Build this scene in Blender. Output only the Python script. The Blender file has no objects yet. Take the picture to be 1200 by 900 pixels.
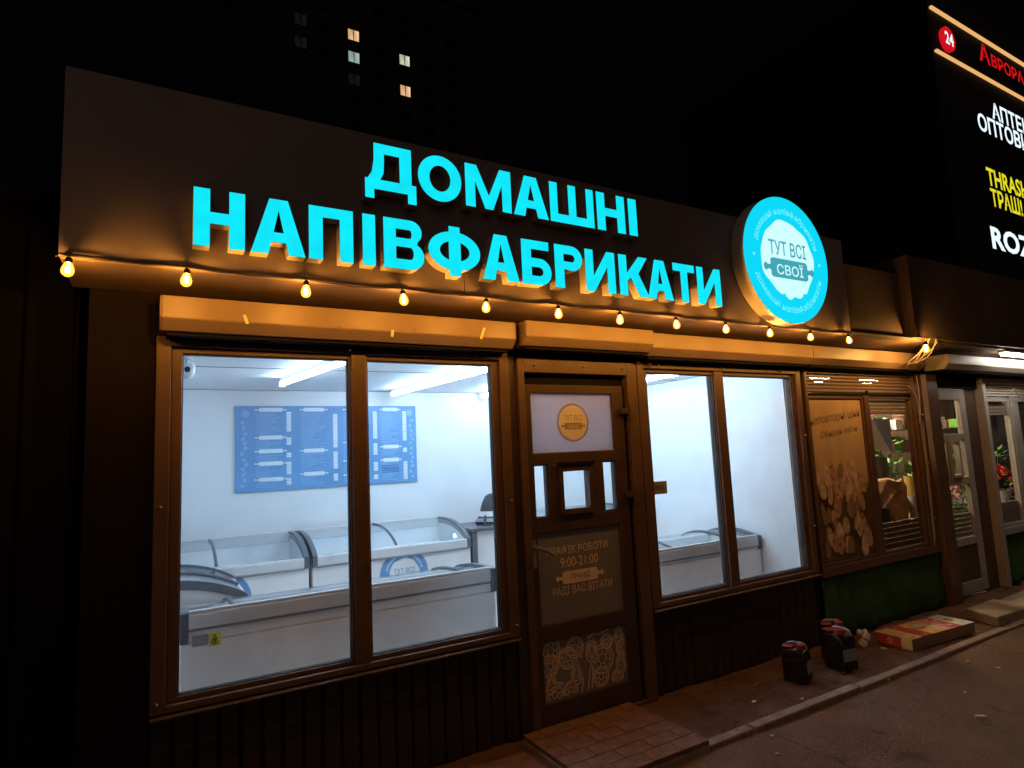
import bpy, bmesh, math, random
from mathutils import Vector, Matrix
random.seed(7)
S = bpy.context.scene
COL = S.collection
R = math.radians

# ------------------------------------------------------------------ camera
cd = bpy.data.cameras.new('camera'); cam = bpy.data.objects.new('camera', cd); COL.objects.link(cam)
cd.sensor_width = 36.0; cd.lens = 36.0 * 723.04 / 1200.0; cd.clip_start = 0.05; cd.clip_end = 1500
_y, _p, _r = R(30.4147), R(6.60246), R(-2.67704)
fw = Vector((math.sin(_y)*math.cos(_p), math.cos(_y)*math.cos(_p), math.sin(_p)))
rt = Vector((math.cos(_y), -math.sin(_y), 0)); up = rt.cross(fw)
r2 = rt*math.cos(_r) + up*math.sin(_r); u2 = up*math.cos(_r) - rt*math.sin(_r)
M = Matrix((r2, u2, -fw)).transposed().to_4x4(); M.translation = (0, -3.1, 1.55)
cam.matrix_world = M
S.camera = cam

# ------------------------------------------------------------------ night sky
w = bpy.data.worlds.new('World'); S.world = w; w.use_nodes = True
wn = w.node_tree; wn.nodes.clear()
sky = wn.nodes.new('ShaderNodeTexSky'); sky.sky_type = 'NISHITA'; sky.sun_disc = False
sky.sun_elevation = R(-7.0); sky.sun_rotation = R(200)
b1 = wn.nodes.new('ShaderNodeBackground'); b1.inputs[1].default_value = 0.05
b2 = wn.nodes.new('ShaderNodeBackground'); b2.inputs[0].default_value = (0.55, 0.42, 0.75, 1); b2.inputs[1].default_value = 0.0011
ad = wn.nodes.new('ShaderNodeAddShader'); wo = wn.nodes.new('ShaderNodeOutputWorld')
wn.links.new(sky.outputs[0], b1.inputs[0]); wn.links.new(b1.outputs[0], ad.inputs[0])
wn.links.new(b2.outputs[0], ad.inputs[1]); wn.links.new(ad.outputs[0], wo.inputs[0])

# faint fill lamp added over the street, standing in for diffuse town light
sl = bpy.data.lights.new('town_fill', 'SUN'); so_ = bpy.data.objects.new('town_fill', sl); COL.objects.link(so_)
sl.energy = 0.115; sl.angle = R(60); sl.color = (1.0, .72, .56)
so_.rotation_euler = Vector((.30, .80, -.52)).to_track_quat('-Z', 'Y').to_euler()

# ------------------------------------------------------------------ exposure
S.view_settings.view_transform = 'Standard'; S.view_settings.look = 'None'
S.view_settings.exposure = 0.0; S.view_settings.gamma = 1.0
S.render.engine = 'CYCLES'
cy = S.cycles
cy.use_denoising = True
cy.max_bounces = 9; cy.diffuse_bounces = 4; cy.glossy_bounces = 3; cy.transmission_bounces = 4; cy.transparent_max_bounces = 16
cy.sample_clamp_indirect = 12.0; cy.caustics_reflective = False; cy.caustics_refractive = False

BULB_POWER = 2300.0      # radiance of a festoon bulb's filament
TUBE_POWER = 45.0       # radiance of the shop's ceiling tubes

# ------------------------------------------------------------------ materials
def _new(name):
    m = bpy.data.materials.new(name); m.use_nodes = True
    nt = m.node_tree; nt.nodes.clear()
    return m, nt, nt.nodes.new('ShaderNodeOutputMaterial')

def mat(name, col, rough=0.5, metal=0.0, var=0.25, scale=6.0, bump=0.0, bscale=60.0, stretch=None, spec=0.5, dirt=None):
    m, nt, out = _new(name); L = nt.links.new
    bs = nt.nodes.new('ShaderNodeBsdfPrincipled')
    bs.inputs['Roughness'].default_value = rough; bs.inputs['Metallic'].default_value = metal
    bs.inputs['Specular IOR Level'].default_value = spec
    tc = nt.nodes.new('ShaderNodeTexCoord'); src = tc.outputs['Object']
    if stretch:
        mp = nt.nodes.new('ShaderNodeMapping'); mp.inputs['Scale'].default_value = stretch; L(src, mp.inputs[0]); src = mp.outputs[0]
    n = nt.nodes.new('ShaderNodeTexNoise'); n.inputs['Scale'].default_value = scale; n.inputs['Detail'].default_value = 6; L(src, n.inputs['Vector'])
    cr = nt.nodes.new('ShaderNodeValToRGB'); L(n.outputs['Fac'], cr.inputs[0])
    cr.color_ramp.elements[0].position = 0.3; cr.color_ramp.elements[1].position = 0.7
    a = tuple(c*(1-var) for c in col); b = tuple(min(1, c*(1+var)) for c in col)
    cr.color_ramp.elements[0].color = (*a, 1); cr.color_ramp.elements[1].color = (*b, 1)
    base = cr.outputs[0]
    if dirt:
        n2 = nt.nodes.new('ShaderNodeTexNoise'); n2.inputs['Scale'].default_value = dirt[1]; n2.inputs['Detail'].default_value = 8; n2.inputs['Roughness'].default_value = .7
        L(src, n2.inputs['Vector'])
        r_ = nt.nodes.new('ShaderNodeValToRGB'); r_.color_ramp.elements[0].position = dirt[2]; r_.color_ramp.elements[1].position = dirt[2]+.12
        L(n2.outputs['Fac'], r_.inputs[0])
        mx = nt.nodes.new('ShaderNodeMixRGB'); mx.inputs[2].default_value = (*dirt[0], 1); L(r_.outputs[0], mx.inputs[0]); L(base, mx.inputs[1]); base = mx.outputs[0]
    L(base, bs.inputs['Base Color'])
    rr = nt.nodes.new('ShaderNodeMapRange'); rr.inputs['To Min'].default_value = max(0.03, rough-.12); rr.inputs['To Max'].default_value = min(1, rough+.12)
    L(n.outputs['Fac'], rr.inputs[0]); L(rr.outputs[0], bs.inputs['Roughness'])
    if bump:
        n3 = nt.nodes.new('ShaderNodeTexNoise'); n3.inputs['Scale'].default_value = bscale; n3.inputs['Detail'].default_value = 5; L(src, n3.inputs['Vector'])
        bp = nt.nodes.new('ShaderNodeBump'); bp.inputs['Strength'].default_value = bump; bp.inputs['Distance'].default_value = 0.01
        L(n3.outputs['Fac'], bp.inputs['Height']); L(bp.outputs[0], bs.inputs['Normal'])
    L(bs.outputs[0], out.inputs[0])
    return m

def emit(name, col, strength, sample=True, var=0.0, scale=3.0, stretch=(1, 1, 1)):
    m, nt, out = _new(name)
    e = nt.nodes.new('ShaderNodeEmission'); e.inputs[0].default_value = (*col, 1); e.inputs[1].default_value = strength
    if var:
        tc = nt.nodes.new('ShaderNodeTexCoord'); mp = nt.nodes.new('ShaderNodeMapping'); mp.inputs['Scale'].default_value = stretch
        n = nt.nodes.new('ShaderNodeTexNoise'); n.inputs['Scale'].default_value = scale; n.inputs['Detail'].default_value = 3
        mr = nt.nodes.new('ShaderNodeMapRange'); mr.inputs['From Min'].default_value = .3; mr.inputs['From Max'].default_value = .7
        mr.inputs['To Min'].default_value = strength*(1-var); mr.inputs['To Max'].default_value = strength*(1+var)
        nt.links.new(tc.outputs['Object'], mp.inputs[0]); nt.links.new(mp.outputs[0], n.inputs['Vector'])
        nt.links.new(n.outputs['Fac'], mr.inputs[0]); nt.links.new(mr.outputs[0], e.inputs[1])
    nt.links.new(e.outputs[0], out.inputs[0])
    m.cycles.emission_sampling = 'AUTO' if sample else 'NONE'
    return m

def glass(name, tint=(1, 1, 1), refl=1.0, rough=0.02, smudge=0.0):
    m, nt, out = _new(name); L = nt.links.new
    t = nt.nodes.new('ShaderNodeBsdfTransparent'); t.inputs[0].default_value = (*tint, 1)
    g = nt.nodes.new('ShaderNodeBsdfGlossy'); g.inputs['Roughness'].default_value = rough
    fc = nt.nodes.new('ShaderNodeLayerWeight'); fc.inputs['Blend'].default_value = .5   # facing = 1 - |cos|
    pw = nt.nodes.new('ShaderNodeMath'); pw.operation = 'POWER'; pw.inputs[1].default_value = 5; L(fc.outputs['Facing'], pw.inputs[0])
    lw = nt.nodes.new('ShaderNodeMath'); lw.operation = 'MULTIPLY_ADD'; lw.inputs[1].default_value = .96; lw.inputs[2].default_value = .04; L(pw.outputs[0], lw.inputs[0])
    mu = nt.nodes.new('ShaderNodeMath'); mu.operation = 'MULTIPLY'; mu.inputs[1].default_value = refl
    mx = nt.nodes.new('ShaderNodeMixShader')
    L(lw.outputs[0], mu.inputs[0]); L(mu.outputs[0], mx.inputs[0]); L(t.outputs[0], mx.inputs[1]); L(g.outputs[0], mx.inputs[2])
    last = mx.outputs[0]
    if smudge:
        d = nt.nodes.new('ShaderNodeBsdfDiffuse'); d.inputs[0].default_value = (.7, .68, .65, 1)
        tc = nt.nodes.new('ShaderNodeTexCoord'); n = nt.nodes.new('ShaderNodeTexNoise'); n.inputs['Scale'].default_value = 3; n.inputs['Detail'].default_value = 6
        mr = nt.nodes.new('ShaderNodeMapRange'); mr.inputs['From Min'].default_value = .4; mr.inputs['From Max'].default_value = .8; mr.inputs['To Max'].default_value = smudge
        m2 = nt.nodes.new('ShaderNodeMixShader')
        L(tc.outputs['Object'], n.inputs['Vector']); L(n.outputs['Fac'], mr.inputs[0]); L(mr.outputs[0], m2.inputs[0]); L(last, m2.inputs[1]); L(d.outputs[0], m2.inputs[2]); last = m2.outputs[0]
    L(last, out.inputs[0])
    return m

MT = {
 'frame': mat('brown_painted_metal', (.125, .070, .046), .42, 0, .12, 5, .05, 40, dirt=((.075, .046, .032), 9, .57)),
 'box': mat('tan_painted_shutter_metal', (.27, .185, .125), .45, 0, .08, 3, .03, 30, dirt=((.16, .105, .07), 12, .60)),
 'door': mat('dark_brown_door_metal', (.075, .043, .032), .42, 0, .15, 6, .05, 40),
 'plank': mat('dark_brown_siding', (.034, .019, .015), .55, 0, .3, 9, .2, 30, stretch=(3, 3, .4)),
 'dark': mat('dark_recess', (.009, .007, .007), .85, spec=.15),
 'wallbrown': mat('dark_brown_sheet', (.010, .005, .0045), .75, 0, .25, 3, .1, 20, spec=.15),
 'fascia': mat('dark_brown_composite_panel', (.24, .185, .18), .5, 0, .10, 1.5, .02, 15),
 'fascia2': mat('dark_umber_panel', (.12, .08, .055), .6, 0, .2, 2, .05, 15),
 'soffit': mat('soffit_board', (.19, .125, .085), .55, 0, .22, 4, .12, 18, dirt=((.1, .06, .04), 7, .6)),
 'lside': mat('white_acrylic_side', (.72, .66, .6), .35, 0, .05),
 'iwall': mat('white_shop_wall', (.82, .83, .85), .55, 0, .02, 2),
 'ifloor': mat('pale_floor_tile', (.58, .57, .55), .4, 0, .08, 4),
 'white': mat('white_enamel', (.86, .86, .86), .3, 0, .03, 3),
 'offwhite': mat('cool_white_plastic', (.66, .67, .67), .35, 0, .04, 3),
 'rim': mat('pale_grey_rim', (.66, .67, .68), .3, 0, .03, 5),
 'grey': mat('slate_grey_plastic', (.115, .125, .145), .4, 0, .1, 5),
 'graymid': mat('mid_grey_plastic', (.28, .29, .32), .4, 0, .1, 5),
 'blue': mat('blue_print', (.14, .31, .57), .4, 0, .06, 3),
 'lightblue': mat('pale_blue_print', (.72, .80, .86), .45, 0, .05, 5),
 'faintblue': mat('faint_blue_print', (.27, .48, .75), .45, 0, .05, 5),
 'navy': mat('navy_print', (.03, .08, .2), .5),
 'yellow': mat('yellow_label', (.75, .62, .05), .5, 0, .05),
 'black': mat('black_plastic', (.018, .016, .017), .35, 0, .3, 8),
 'ink': mat('black_ink', (.02, .02, .02), .6),
 'red': mat('red_plastic', (.28, .03, .03), .4, 0, .15, 7),
 'silver': mat('worn_grey_metal', (.42, .41, .42), .35, .6, .15, 9),
 'bag': mat('dark_grey_fabric', (.045, .05, .06), .85, 0, .3, 30, .4, 120),
 'panelbrown': mat('brown_print_panel', (.22, .195, .195), .5, 0, .06, 3),
 'printtan': mat('tan_print', (.90, .66, .46), .5, 0, .08, 6),
 'frost': mat('frosted_film', (.62, .56, .55), .5, 0, .05, 2),
 'frostbadge': mat('cream_film_print', (.84, .76, .62), .5, 0, .04, 5),
 'frostink': mat('grey_film_print', (.38, .31, .28), .5, 0, .04, 5),
 'notice': mat('kraft_notice_card', (.46, .34, .26), .7, 0, .1, 12),
 'paleyellow': mat('pale_yellow_strip', (.78, .62, .30), .4),
 'cable': mat('dark_rubber_cable', (.05, .038, .03), .6),
 'palecable': mat('pale_cord', (.40, .32, .25), .6),
 'kerb': mat('concrete_edging', (.30, .22, .17), .85, 0, .25, 12, .5, 60),
 'tile': mat('red_brown_paver', (.21, .11, .07), .75, 0, .3, 14, .5, 70),
 'slab': mat('concrete_step_slab', (.36, .28, .22), .85, 0, .2, 9, .4, 50),
 'card': mat('brown_cardboard', (.30, .19, .115), .8, 0, .15, 14, .2, 60),
 'cardyellow': mat('yellow_printed_card', (.80, .58, .14), .55, 0, .1, 8),
 'cardred': mat('red_printed_card', (.55, .06, .03), .5, 0, .12, 8),
 'cardpink': mat('pink_printed_card', (.80, .50, .42), .55, 0, .15, 10),
 'cardorange': mat('orange_printed_card', (.72, .40, .15), .55, 0, .25, 14),
 'paper': mat('white_paper', (.70, .66, .60), .8, 0, .1, 20),
 'green': mat('green_tarpaulin', (.024, .085, .022), .55, 0, .3, 5, .3, 25),
 'gframe': mat('grey_brown_shop_metal', (.34, .31, .28), .42, 0, .1, 5, .05, 40),
 'slatw': mat('pale_shutter_slat', (.46, .40, .34), .45, 0, .08, 4),
 'leaf': mat('fresh_green_leaf', (.08, .22, .04), .5, 0, .35, 12),
 'limewrap': mat('lime_green_wrap', (.32, .55, .07), .45, 0, .15, 6),
 'redflower': mat('red_petals', (.60, .02, .03), .5, 0, .3, 25),
 'pinkflower': mat('pink_petals', (.70, .22, .32), .5, 0, .25, 25),
 'yellowflower': mat('yellow_petals', (.75, .55, .03), .5, 0, .2, 25),
 'purpleflower': mat('purple_petals', (.16, .06, .30), .5, 0, .3, 25),
 'kraft': mat('tan_kraft_paper', (.36, .20, .10), .75, 0, .3, 6, .5, 14),
 'petaltan': mat('tan_petal_print', (.58, .40, .25), .4, 0, .45, 22), 'petalpale': mat('pale_petal_print', (.72, .54, .37), .4, 0, .35, 18), 'petalrose': mat('rose_petal_print', (.52, .30, .22), .4, 0, .5, 26),
 'bluecloth': mat('blue_grey_cloth', (.17, .24, .36), .8, 0, .2, 8),
 'whitecloth': mat('white_cloth', (.66, .66, .70), .8, 0, .06, 8),
 'concrete': mat('dark_concrete_wall', (.013, .012, .014), .9, 0, .15, .3),
 'darkpane': mat('dark_window_pane', (.006, .006, .008), .6, spec=.1),
 'glass': glass('window_glass', (.97, .985, .985), .7, .015, .05),
 'lidglass': glass('freezer_lid_glass', (.95, .98, 1.0), .6, .03, .02),
 'oldglass': glass('grimy_window_glass', (.88, .86, .82), .8, .03, .08),
 'cyan': emit('cyan_letter_face', (.006, .84, 1.0), .97, True, .07, 14),
 'badgecyan': emit('cyan_badge_face', (.004, .70, .95), 1.0, True),
 'badgewhite': emit('mint_white_badge_face', (.63, 1.0, 1.0), 1.0, False),
 'badgeink': emit('teal_badge_print', (.06, .38, .47), 1.0, False),
 'badgering': emit('pale_cyan_badge_print', (.16, .90, 1.0), 1.0, False),
 'tube': emit('cool_white_tube', (.60, .80, 1.0), TUBE_POWER, True),
 'filament': emit('amber_bulb_glow', (1.0, .49, .10), BULB_POWER, True),
 'filamentbright': emit('bright_amber_bulb_glow', (1.0, .56, .17), BULB_POWER*2.2, True),
 'streettube': emit('white_street_tube', (1.0, .93, .80), 30.0, True),
 'shoplamp': emit('warm_flower_shop_lamp', (1.0, .82, .56), 300.0, True),
 'redneon': emit('red_neon', (.62, .006, .012), 1.0, False),
 'whiteneon': emit('white_neon', (.80, .93, 1.0), 1.15, False),
 'yellowneon': emit('yellow_neon', (.80, .72, .02), 1.0, False),
 'goldneon': emit('gold_neon_strip', (.85, .46, .16), 1.0, False),
 'winwarm': emit('warm_lit_curtain', (.85, .52, .26), .85, False, .5, .9, (3, 1, .5)),
 'wincool': emit('cool_lit_curtain', (.38, .50, .47), .75, False, .4, .9, (3, 1, .5)),
 'winpale': emit('pale_lit_curtain', (.72, .72, .52), .75, False, .5, .9, (3, 1, .5)),
 'windim': emit('dim_lit_curtain', (.03, .022, .03), .22, False, .5, .9, (3, 1, .5)),
}
# amber envelope of a bulb: mostly clear, faintly glowing
m, nt, out = _new('amber_bulb_glass')
t = nt.nodes.new('ShaderNodeBsdfTransparent'); t.inputs[0].default_value = (1, .86, .6, 1)
e = nt.nodes.new('ShaderNodeEmission'); e.inputs[0].default_value = (1, .36, .04, 1); e.inputs[1].default_value = 4.2
mx = nt.nodes.new('ShaderNodeMixShader'); mx.inputs[0].default_value = .5
nt.links.new(t.outputs[0], mx.inputs[1]); nt.links.new(e.outputs[0], mx.inputs[2]); nt.links.new(mx.outputs[0], out.inputs[0])
m.cycles.emission_sampling = 'NONE'; MT['bulbglass'] = m

m, nt, out = _new('frosted_film')
a_ = nt.nodes.new('ShaderNodeBsdfDiffuse'); a_.inputs[0].default_value = (.52, .49, .50, 1)
t_ = nt.nodes.new('ShaderNodeBsdfTranslucent'); t_.inputs[0].default_value = (.66, .68, .74, 1)
x_ = nt.nodes.new('ShaderNodeMixShader'); x_.inputs[0].default_value = .45
nt.links.new(a_.outputs[0], x_.inputs[1]); nt.links.new(t_.outputs[0], x_.inputs[2]); nt.links.new(x_.outputs[0], out.inputs[0]); MT['frost'] = m

def film_material():
    m, nt, out = _new('flower_photo_film'); L = nt.links.new; N = nt.nodes.new
    tc = N('ShaderNodeTexCoord'); sp = N('ShaderNodeSeparateXYZ'); L(tc.outputs['Object'], sp.inputs[0])
    mp = N('ShaderNodeMapping'); mp.inputs['Scale'].default_value = (1.5, 1, .8); L(tc.outputs['Object'], mp.inputs[0])
    nz = N('ShaderNodeTexNoise'); nz.inputs['Scale'].default_value = 5; L(mp.outputs[0], nz.inputs['Vector'])
    ad = N('ShaderNodeMixRGB'); ad.inputs[0].default_value = .12; L(mp.outputs[0], ad.inputs[1]); L(nz.outputs['Color'], ad.inputs[2])
    vo = N('ShaderNodeTexVoronoi'); vo.feature = 'SMOOTH_F1'; vo.inputs['Scale'].default_value = 6.5; L(ad.outputs[0], vo.inputs['Vector'])
    cr = N('ShaderNodeValToRGB'); L(vo.outputs['Distance'], cr.inputs[0])
    cr.color_ramp.elements[0].position = .30; cr.color_ramp.elements[0].color = (.16, .10, .055, 1)
    cr.color_ramp.elements[1].position = .62; cr.color_ramp.elements[1].color = (.07, .045, .025, 1)
    # pleated paper of the upper half
    wm = N('ShaderNodeMapping'); wm.inputs['Scale'].default_value = (5, 1, 1.1); L(tc.outputs['Object'], wm.inputs[0])
    wv = N('ShaderNodeTexNoise'); wv.inputs['Scale'].default_value = 1.6; wv.inputs['Detail'].default_value = 3; L(wm.outputs[0], wv.inputs['Vector'])
    c2 = N('ShaderNodeValToRGB'); L(wv.outputs['Fac'], c2.inputs[0])
    c2.color_ramp.elements[0].color = (.55, .37, .21, 1); c2.color_ramp.elements[1].color = (.80, .58, .38, 1)
    n4 = N('ShaderNodeTexNoise'); n4.inputs['Scale'].default_value = 4; L(tc.outputs['Object'], n4.inputs['Vector'])
    s = N('ShaderNodeMath'); s.operation = 'MULTIPLY_ADD'; s.inputs[1].default_value = .5; L(n4.outputs['Fac'], s.inputs[0]); L(sp.outputs['Z'], s.inputs[2])
    mr = N('ShaderNodeMapRange'); mr.inputs['From Min'].default_value = 1.38; mr.inputs['From Max'].default_value = 1.52; L(s.outputs[0], mr.inputs[0])
    mx = N('ShaderNodeMixRGB'); L(mr.outputs[0], mx.inputs[0]); L(cr.outputs[0], mx.inputs[1]); L(c2.outputs[0], mx.inputs[2])
    bs = N('ShaderNodeBsdfPrincipled'); bs.inputs['Roughness'].default_value = .3; L(mx.outputs[0], bs.inputs['Base Color']); L(bs.outputs[0], out.inputs[0])
    return m
MT['film'] = film_material()

def ground_material(name, dark, light, scale, spots=None):
    m, nt, out = _new(name); L = nt.links.new; N = nt.nodes.new
    tc = N('ShaderNodeTexCoord')
    n1 = N('ShaderNodeTexNoise'); n1.inputs['Scale'].default_value = scale; n1.inputs['Detail'].default_value = 9; n1.inputs['Roughness'].default_value = .65; L(tc.outputs['Object'], n1.inputs['Vector'])
    n2 = N('ShaderNodeTexNoise'); n2.inputs['Scale'].default_value = scale*70; n2.inputs['Detail'].default_value = 4; L(tc.outputs['Object'], n2.inputs['Vector'])
    c1 = N('ShaderNodeValToRGB'); L(n1.outputs['Fac'], c1.inputs[0]); c1.color_ramp.elements[0].position = .35; c1.color_ramp.elements[1].position = .68
    c1.color_ramp.elements[0].color = (*dark, 1); c1.color_ramp.elements[1].color = (*light, 1)
    c2 = N('ShaderNodeValToRGB'); L(n2.outputs['Fac'], c2.inputs[0]); c2.color_ramp.elements[0].position = .35; c2.color_ramp.elements[1].position = .7
    c2.color_ramp.elements[0].color = (.55, .55, .55, 1); c2.color_ramp.elements[1].color = (1.25, 1.2, 1.15, 1)
    mu = N('ShaderNodeMixRGB'); mu.blend_type = 'MULTIPLY'; mu.inputs[0].default_value = 1; L(c1.outputs[0], mu.inputs[1]); L(c2.outputs[0], mu.inputs[2])
    base = mu.outputs[0]
    if name == 'worn_asphalt':
        nd = N('ShaderNodeTexNoise'); nd.inputs['Scale'].default_value = 2.2; nd.inputs['Detail'].default_value = 5; L(tc.outputs['Object'], nd.inputs['Vector'])
        md = N('ShaderNodeMixRGB'); md.inputs[0].default_value = .35; L(tc.outputs['Object'], md.inputs[1]); L(nd.outputs['Color'], md.inputs[2])
        vo = N('ShaderNodeTexVoronoi'); vo.feature = 'DISTANCE_TO_EDGE'; vo.inputs['Scale'].default_value = .8; L(md.outputs[0], vo.inputs['Vector'])
        cr = N('ShaderNodeValToRGB'); L(vo.outputs['Distance'], cr.inputs[0]); cr.color_ramp.elements[0].position = .002; cr.color_ramp.elements[1].position = .012
        cr.color_ramp.elements[0].color = (.45, .42, .40, 1); cr.color_ramp.elements[1].color = (1, 1, 1, 1)
        m3 = N('ShaderNodeMixRGB'); m3.blend_type = 'MULTIPLY'; m3.inputs[0].default_value = .8; L(base, m3.inputs[1]); L(cr.outputs[0], m3.inputs[2]); base = m3.outputs[0]
        ns = N('ShaderNodeTexNoise'); ns.inputs['Scale'].default_value = 6; ns.inputs['Detail'].default_value = 2; L(tc.outputs['Object'], ns.inputs['Vector'])
        rs = N('ShaderNodeValToRGB'); rs.color_ramp.elements[0].position = .62; rs.color_ramp.elements[1].position = .72; rs.color_ramp.elements[0].color = (1, 1, 1, 1); rs.color_ramp.elements[1].color = (.62, .58, .55, 1); L(ns.outputs['Fac'], rs.inputs[0])
        m4 = N('ShaderNodeMixRGB'); m4.blend_type = 'MULTIPLY'; m4.inputs[0].default_value = 1; L(base, m4.inputs[1]); L(rs.outputs[0], m4.inputs[2]); base = m4.outputs[0]
    bs = N('ShaderNodeBsdfPrincipled'); bs.inputs['Roughness'].default_value = .85; L(base, bs.inputs['Base Color'])
    bp = N('ShaderNodeBump'); bp.inputs['Strength'].default_value = .55; bp.inputs['Distance'].default_value = .006; L(n2.outputs['Fac'], bp.inputs['Height'])
    b2_ = N('ShaderNodeBump'); b2_.inputs['Strength'].default_value = .5; b2_.inputs['Distance'].default_value = .03; L(n1.outputs['Fac'], b2_.inputs['Height']); L(bp.outputs[0], b2_.inputs['Normal'])
    L(b2_.outputs[0], bs.inputs['Normal']); L(bs.outputs[0], out.inputs[0])
    return m
MT['asphalt'] = ground_material('worn_asphalt', (.15, .085, .052), (.23, .13, .08), 1.6)
MT['soil'] = ground_material('trodden_soil_strip', (.09, .045, .028), (.23, .115, .066), 5.0)

# ------------------------------------------------------------------ builders
class MB:
    """Collects vertices and faces; build() links them as one mesh object."""
    def __init__(s): s.v = []; s.f = []; s.mi = []
    def add(s, verts, faces, mi=0):
        o = len(s.v); s.v += [tuple(p) for p in verts]
        for f in faces: s.f.append(tuple(i+o for i in f)); s.mi.append(mi)
        return s
    def box(s, x0, x1, y0, y1, z0, z1, mi=0):
        v = [(x, y, z) for z in (z0, z1) for y in (y0, y1) for x in (x0, x1)]
        return s.add(v, [(0, 2, 3, 1), (4, 5, 7, 6), (0, 1, 5, 4), (2, 6, 7, 3), (0, 4, 6, 2), (1, 3, 7, 5)], mi)
    def prism_x(s, poly, x0, x1, mi=0):         # poly of (y, z)
        n = len(poly); v = [(x0, y, z) for y, z in poly] + [(x1, y, z) for y, z in poly]
        f = [tuple(range(n)), tuple(reversed(range(n, 2*n)))] + [(i, i+n, (i+1) % n+n, (i+1) % n) for i in range(n)]
        return s.add(v, f, mi)
    def prism_z(s, poly, z0, z1, mi=0):         # poly of (x, y)
        n = len(poly); v = [(x, y, z0) for x, y in poly] + [(x, y, z1) for x, y in poly]
        f = [tuple(reversed(range(n))), tuple(range(n, 2*n))] + [(i, (i+1) % n, (i+1) % n+n, i+n) for i in range(n)]
        return s.add(v, f, mi)
    def prism_y(s, poly, y0, y1, mi=0):         # poly of (x, z), y0 nearest the street
        n = len(poly); v = [(x, y0, z) for x, z in poly] + [(x, y1, z) for x, z in poly]
        f = [tuple(range(n)), tuple(reversed(range(n, 2*n)))] + [(i, i+n, (i+1) % n+n, (i+1) % n) for i in range(n)]
        return s.add(v, f, mi)
    def tube(s, pts, r, n=6, mi=0, cap=True):
        pts = [Vector(p) for p in pts]; o = len(s.v); rs = r if isinstance(r, (list, tuple)) else [r]*len(pts)
        prev = None
        for i, p in enumerate(pts):
            d = (pts[min(i+1, len(pts)-1)] - pts[max(i-1, 0)]).normalized()
            a = Vector((0, 0, 1)) if abs(d.z) < .9 else Vector((1, 0, 0))
            if prev is not None: a = prev
            x = (a - d*a.dot(d)).normalized(); y = d.cross(x); prev = x
            for k in range(n):
                t = 2*math.pi*k/n; s.v.append(tuple(p + (x*math.cos(t) + y*math.sin(t))*rs[i]))
        for i in range(len(pts)-1):
            for k in range(n):
                s.f.append((o+i*n+k, o+i*n+(k+1) % n, o+(i+1)*n+(k+1) % n, o+(i+1)*n+k)); s.mi.append(mi)
        if cap:
            s.f.append(tuple(o+k for k in reversed(range(n)))); s.mi.append(mi)
            e = o+(len(pts)-1)*n; s.f.append(tuple(e+k for k in range(n))); s.mi.append(mi)
        return s
    def lathe(s, prof, c=(0, 0, 0), n=16, mi=0):  # prof of (r, z)
        return s.tube([(c[0], c[1], c[2]+z) for r, z in prof], [max(r, 1e-4) for r, z in prof], n, mi)
    def lathe_y(s, prof, c, n=48, mi=0):          # prof of (r, y): axis along y
        return s.tube([(c[0], c[1]+y, c[2]) for r, y in prof], [max(r, 1e-4) for r, y in prof], n, mi)
    def build(s, name, m, parent=None, bevel=0.0, smooth=False, **props):
        me = bpy.data.meshes.new(name); me.from_pydata(s.v, [], s.f)
        for q in (m if isinstance(m, (list, tuple)) else [m]): me.materials.append(MT[q])
        if any(s.mi): me.polygons.foreach_set('material_index', s.mi)
        bm = bmesh.new(); bm.from_mesh(me); bmesh.ops.recalc_face_normals(bm, faces=bm.faces); bm.to_mesh(me); bm.free()
        if smooth: me.polygons.foreach_set('use_smooth', [True]*len(me.polygons))
        return link(name, me, parent, bevel, smooth, **props)

def link(name, me, parent=None, bevel=0.0, smooth=False, loc=None, **props):
    o = bpy.data.objects.new(name, me); COL.objects.link(o)
    if parent is not None:
        o.parent = parent
        q = parent; off = Vector((0, 0, 0))
        while q is not None: off += q.location; q = q.parent
        o.location = -off if loc is None else Vector(loc)
    elif loc is not None: o.location = loc
    if bevel:
        md = o.modifiers.new('bevel', 'BEVEL'); md.width = bevel; md.segments = 2; md.limit_method = 'ANGLE'; md.angle_limit = R(40)
    if smooth:
        try: me.set_sharp_from_angle(angle=R(40))
        except Exception: pass
    for k, v in props.items(): o[k] = v
    return o

def thing(name, label, cat, loc=(0, 0, 0), rz=0.0, group=None):
    o = bpy.data.objects.new(name, None); COL.objects.link(o); o.location = loc; o.rotation_euler.z = rz
    o.empty_display_size = .1; o['label'] = label; o['category'] = cat
    if group: o['group'] = group
    return o
def tag(o, label, cat, group=None):
    o['label'] = label; o['category'] = cat
    if group: o['group'] = group
    return o
def copy_tree(o, parent=None):
    c = o.copy(); COL.objects.link(c); c.parent = parent
    for ch in list(o.children): copy_tree(ch, c)
    return c
def structure(o): o['kind'] = 'structure'; return o

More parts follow.
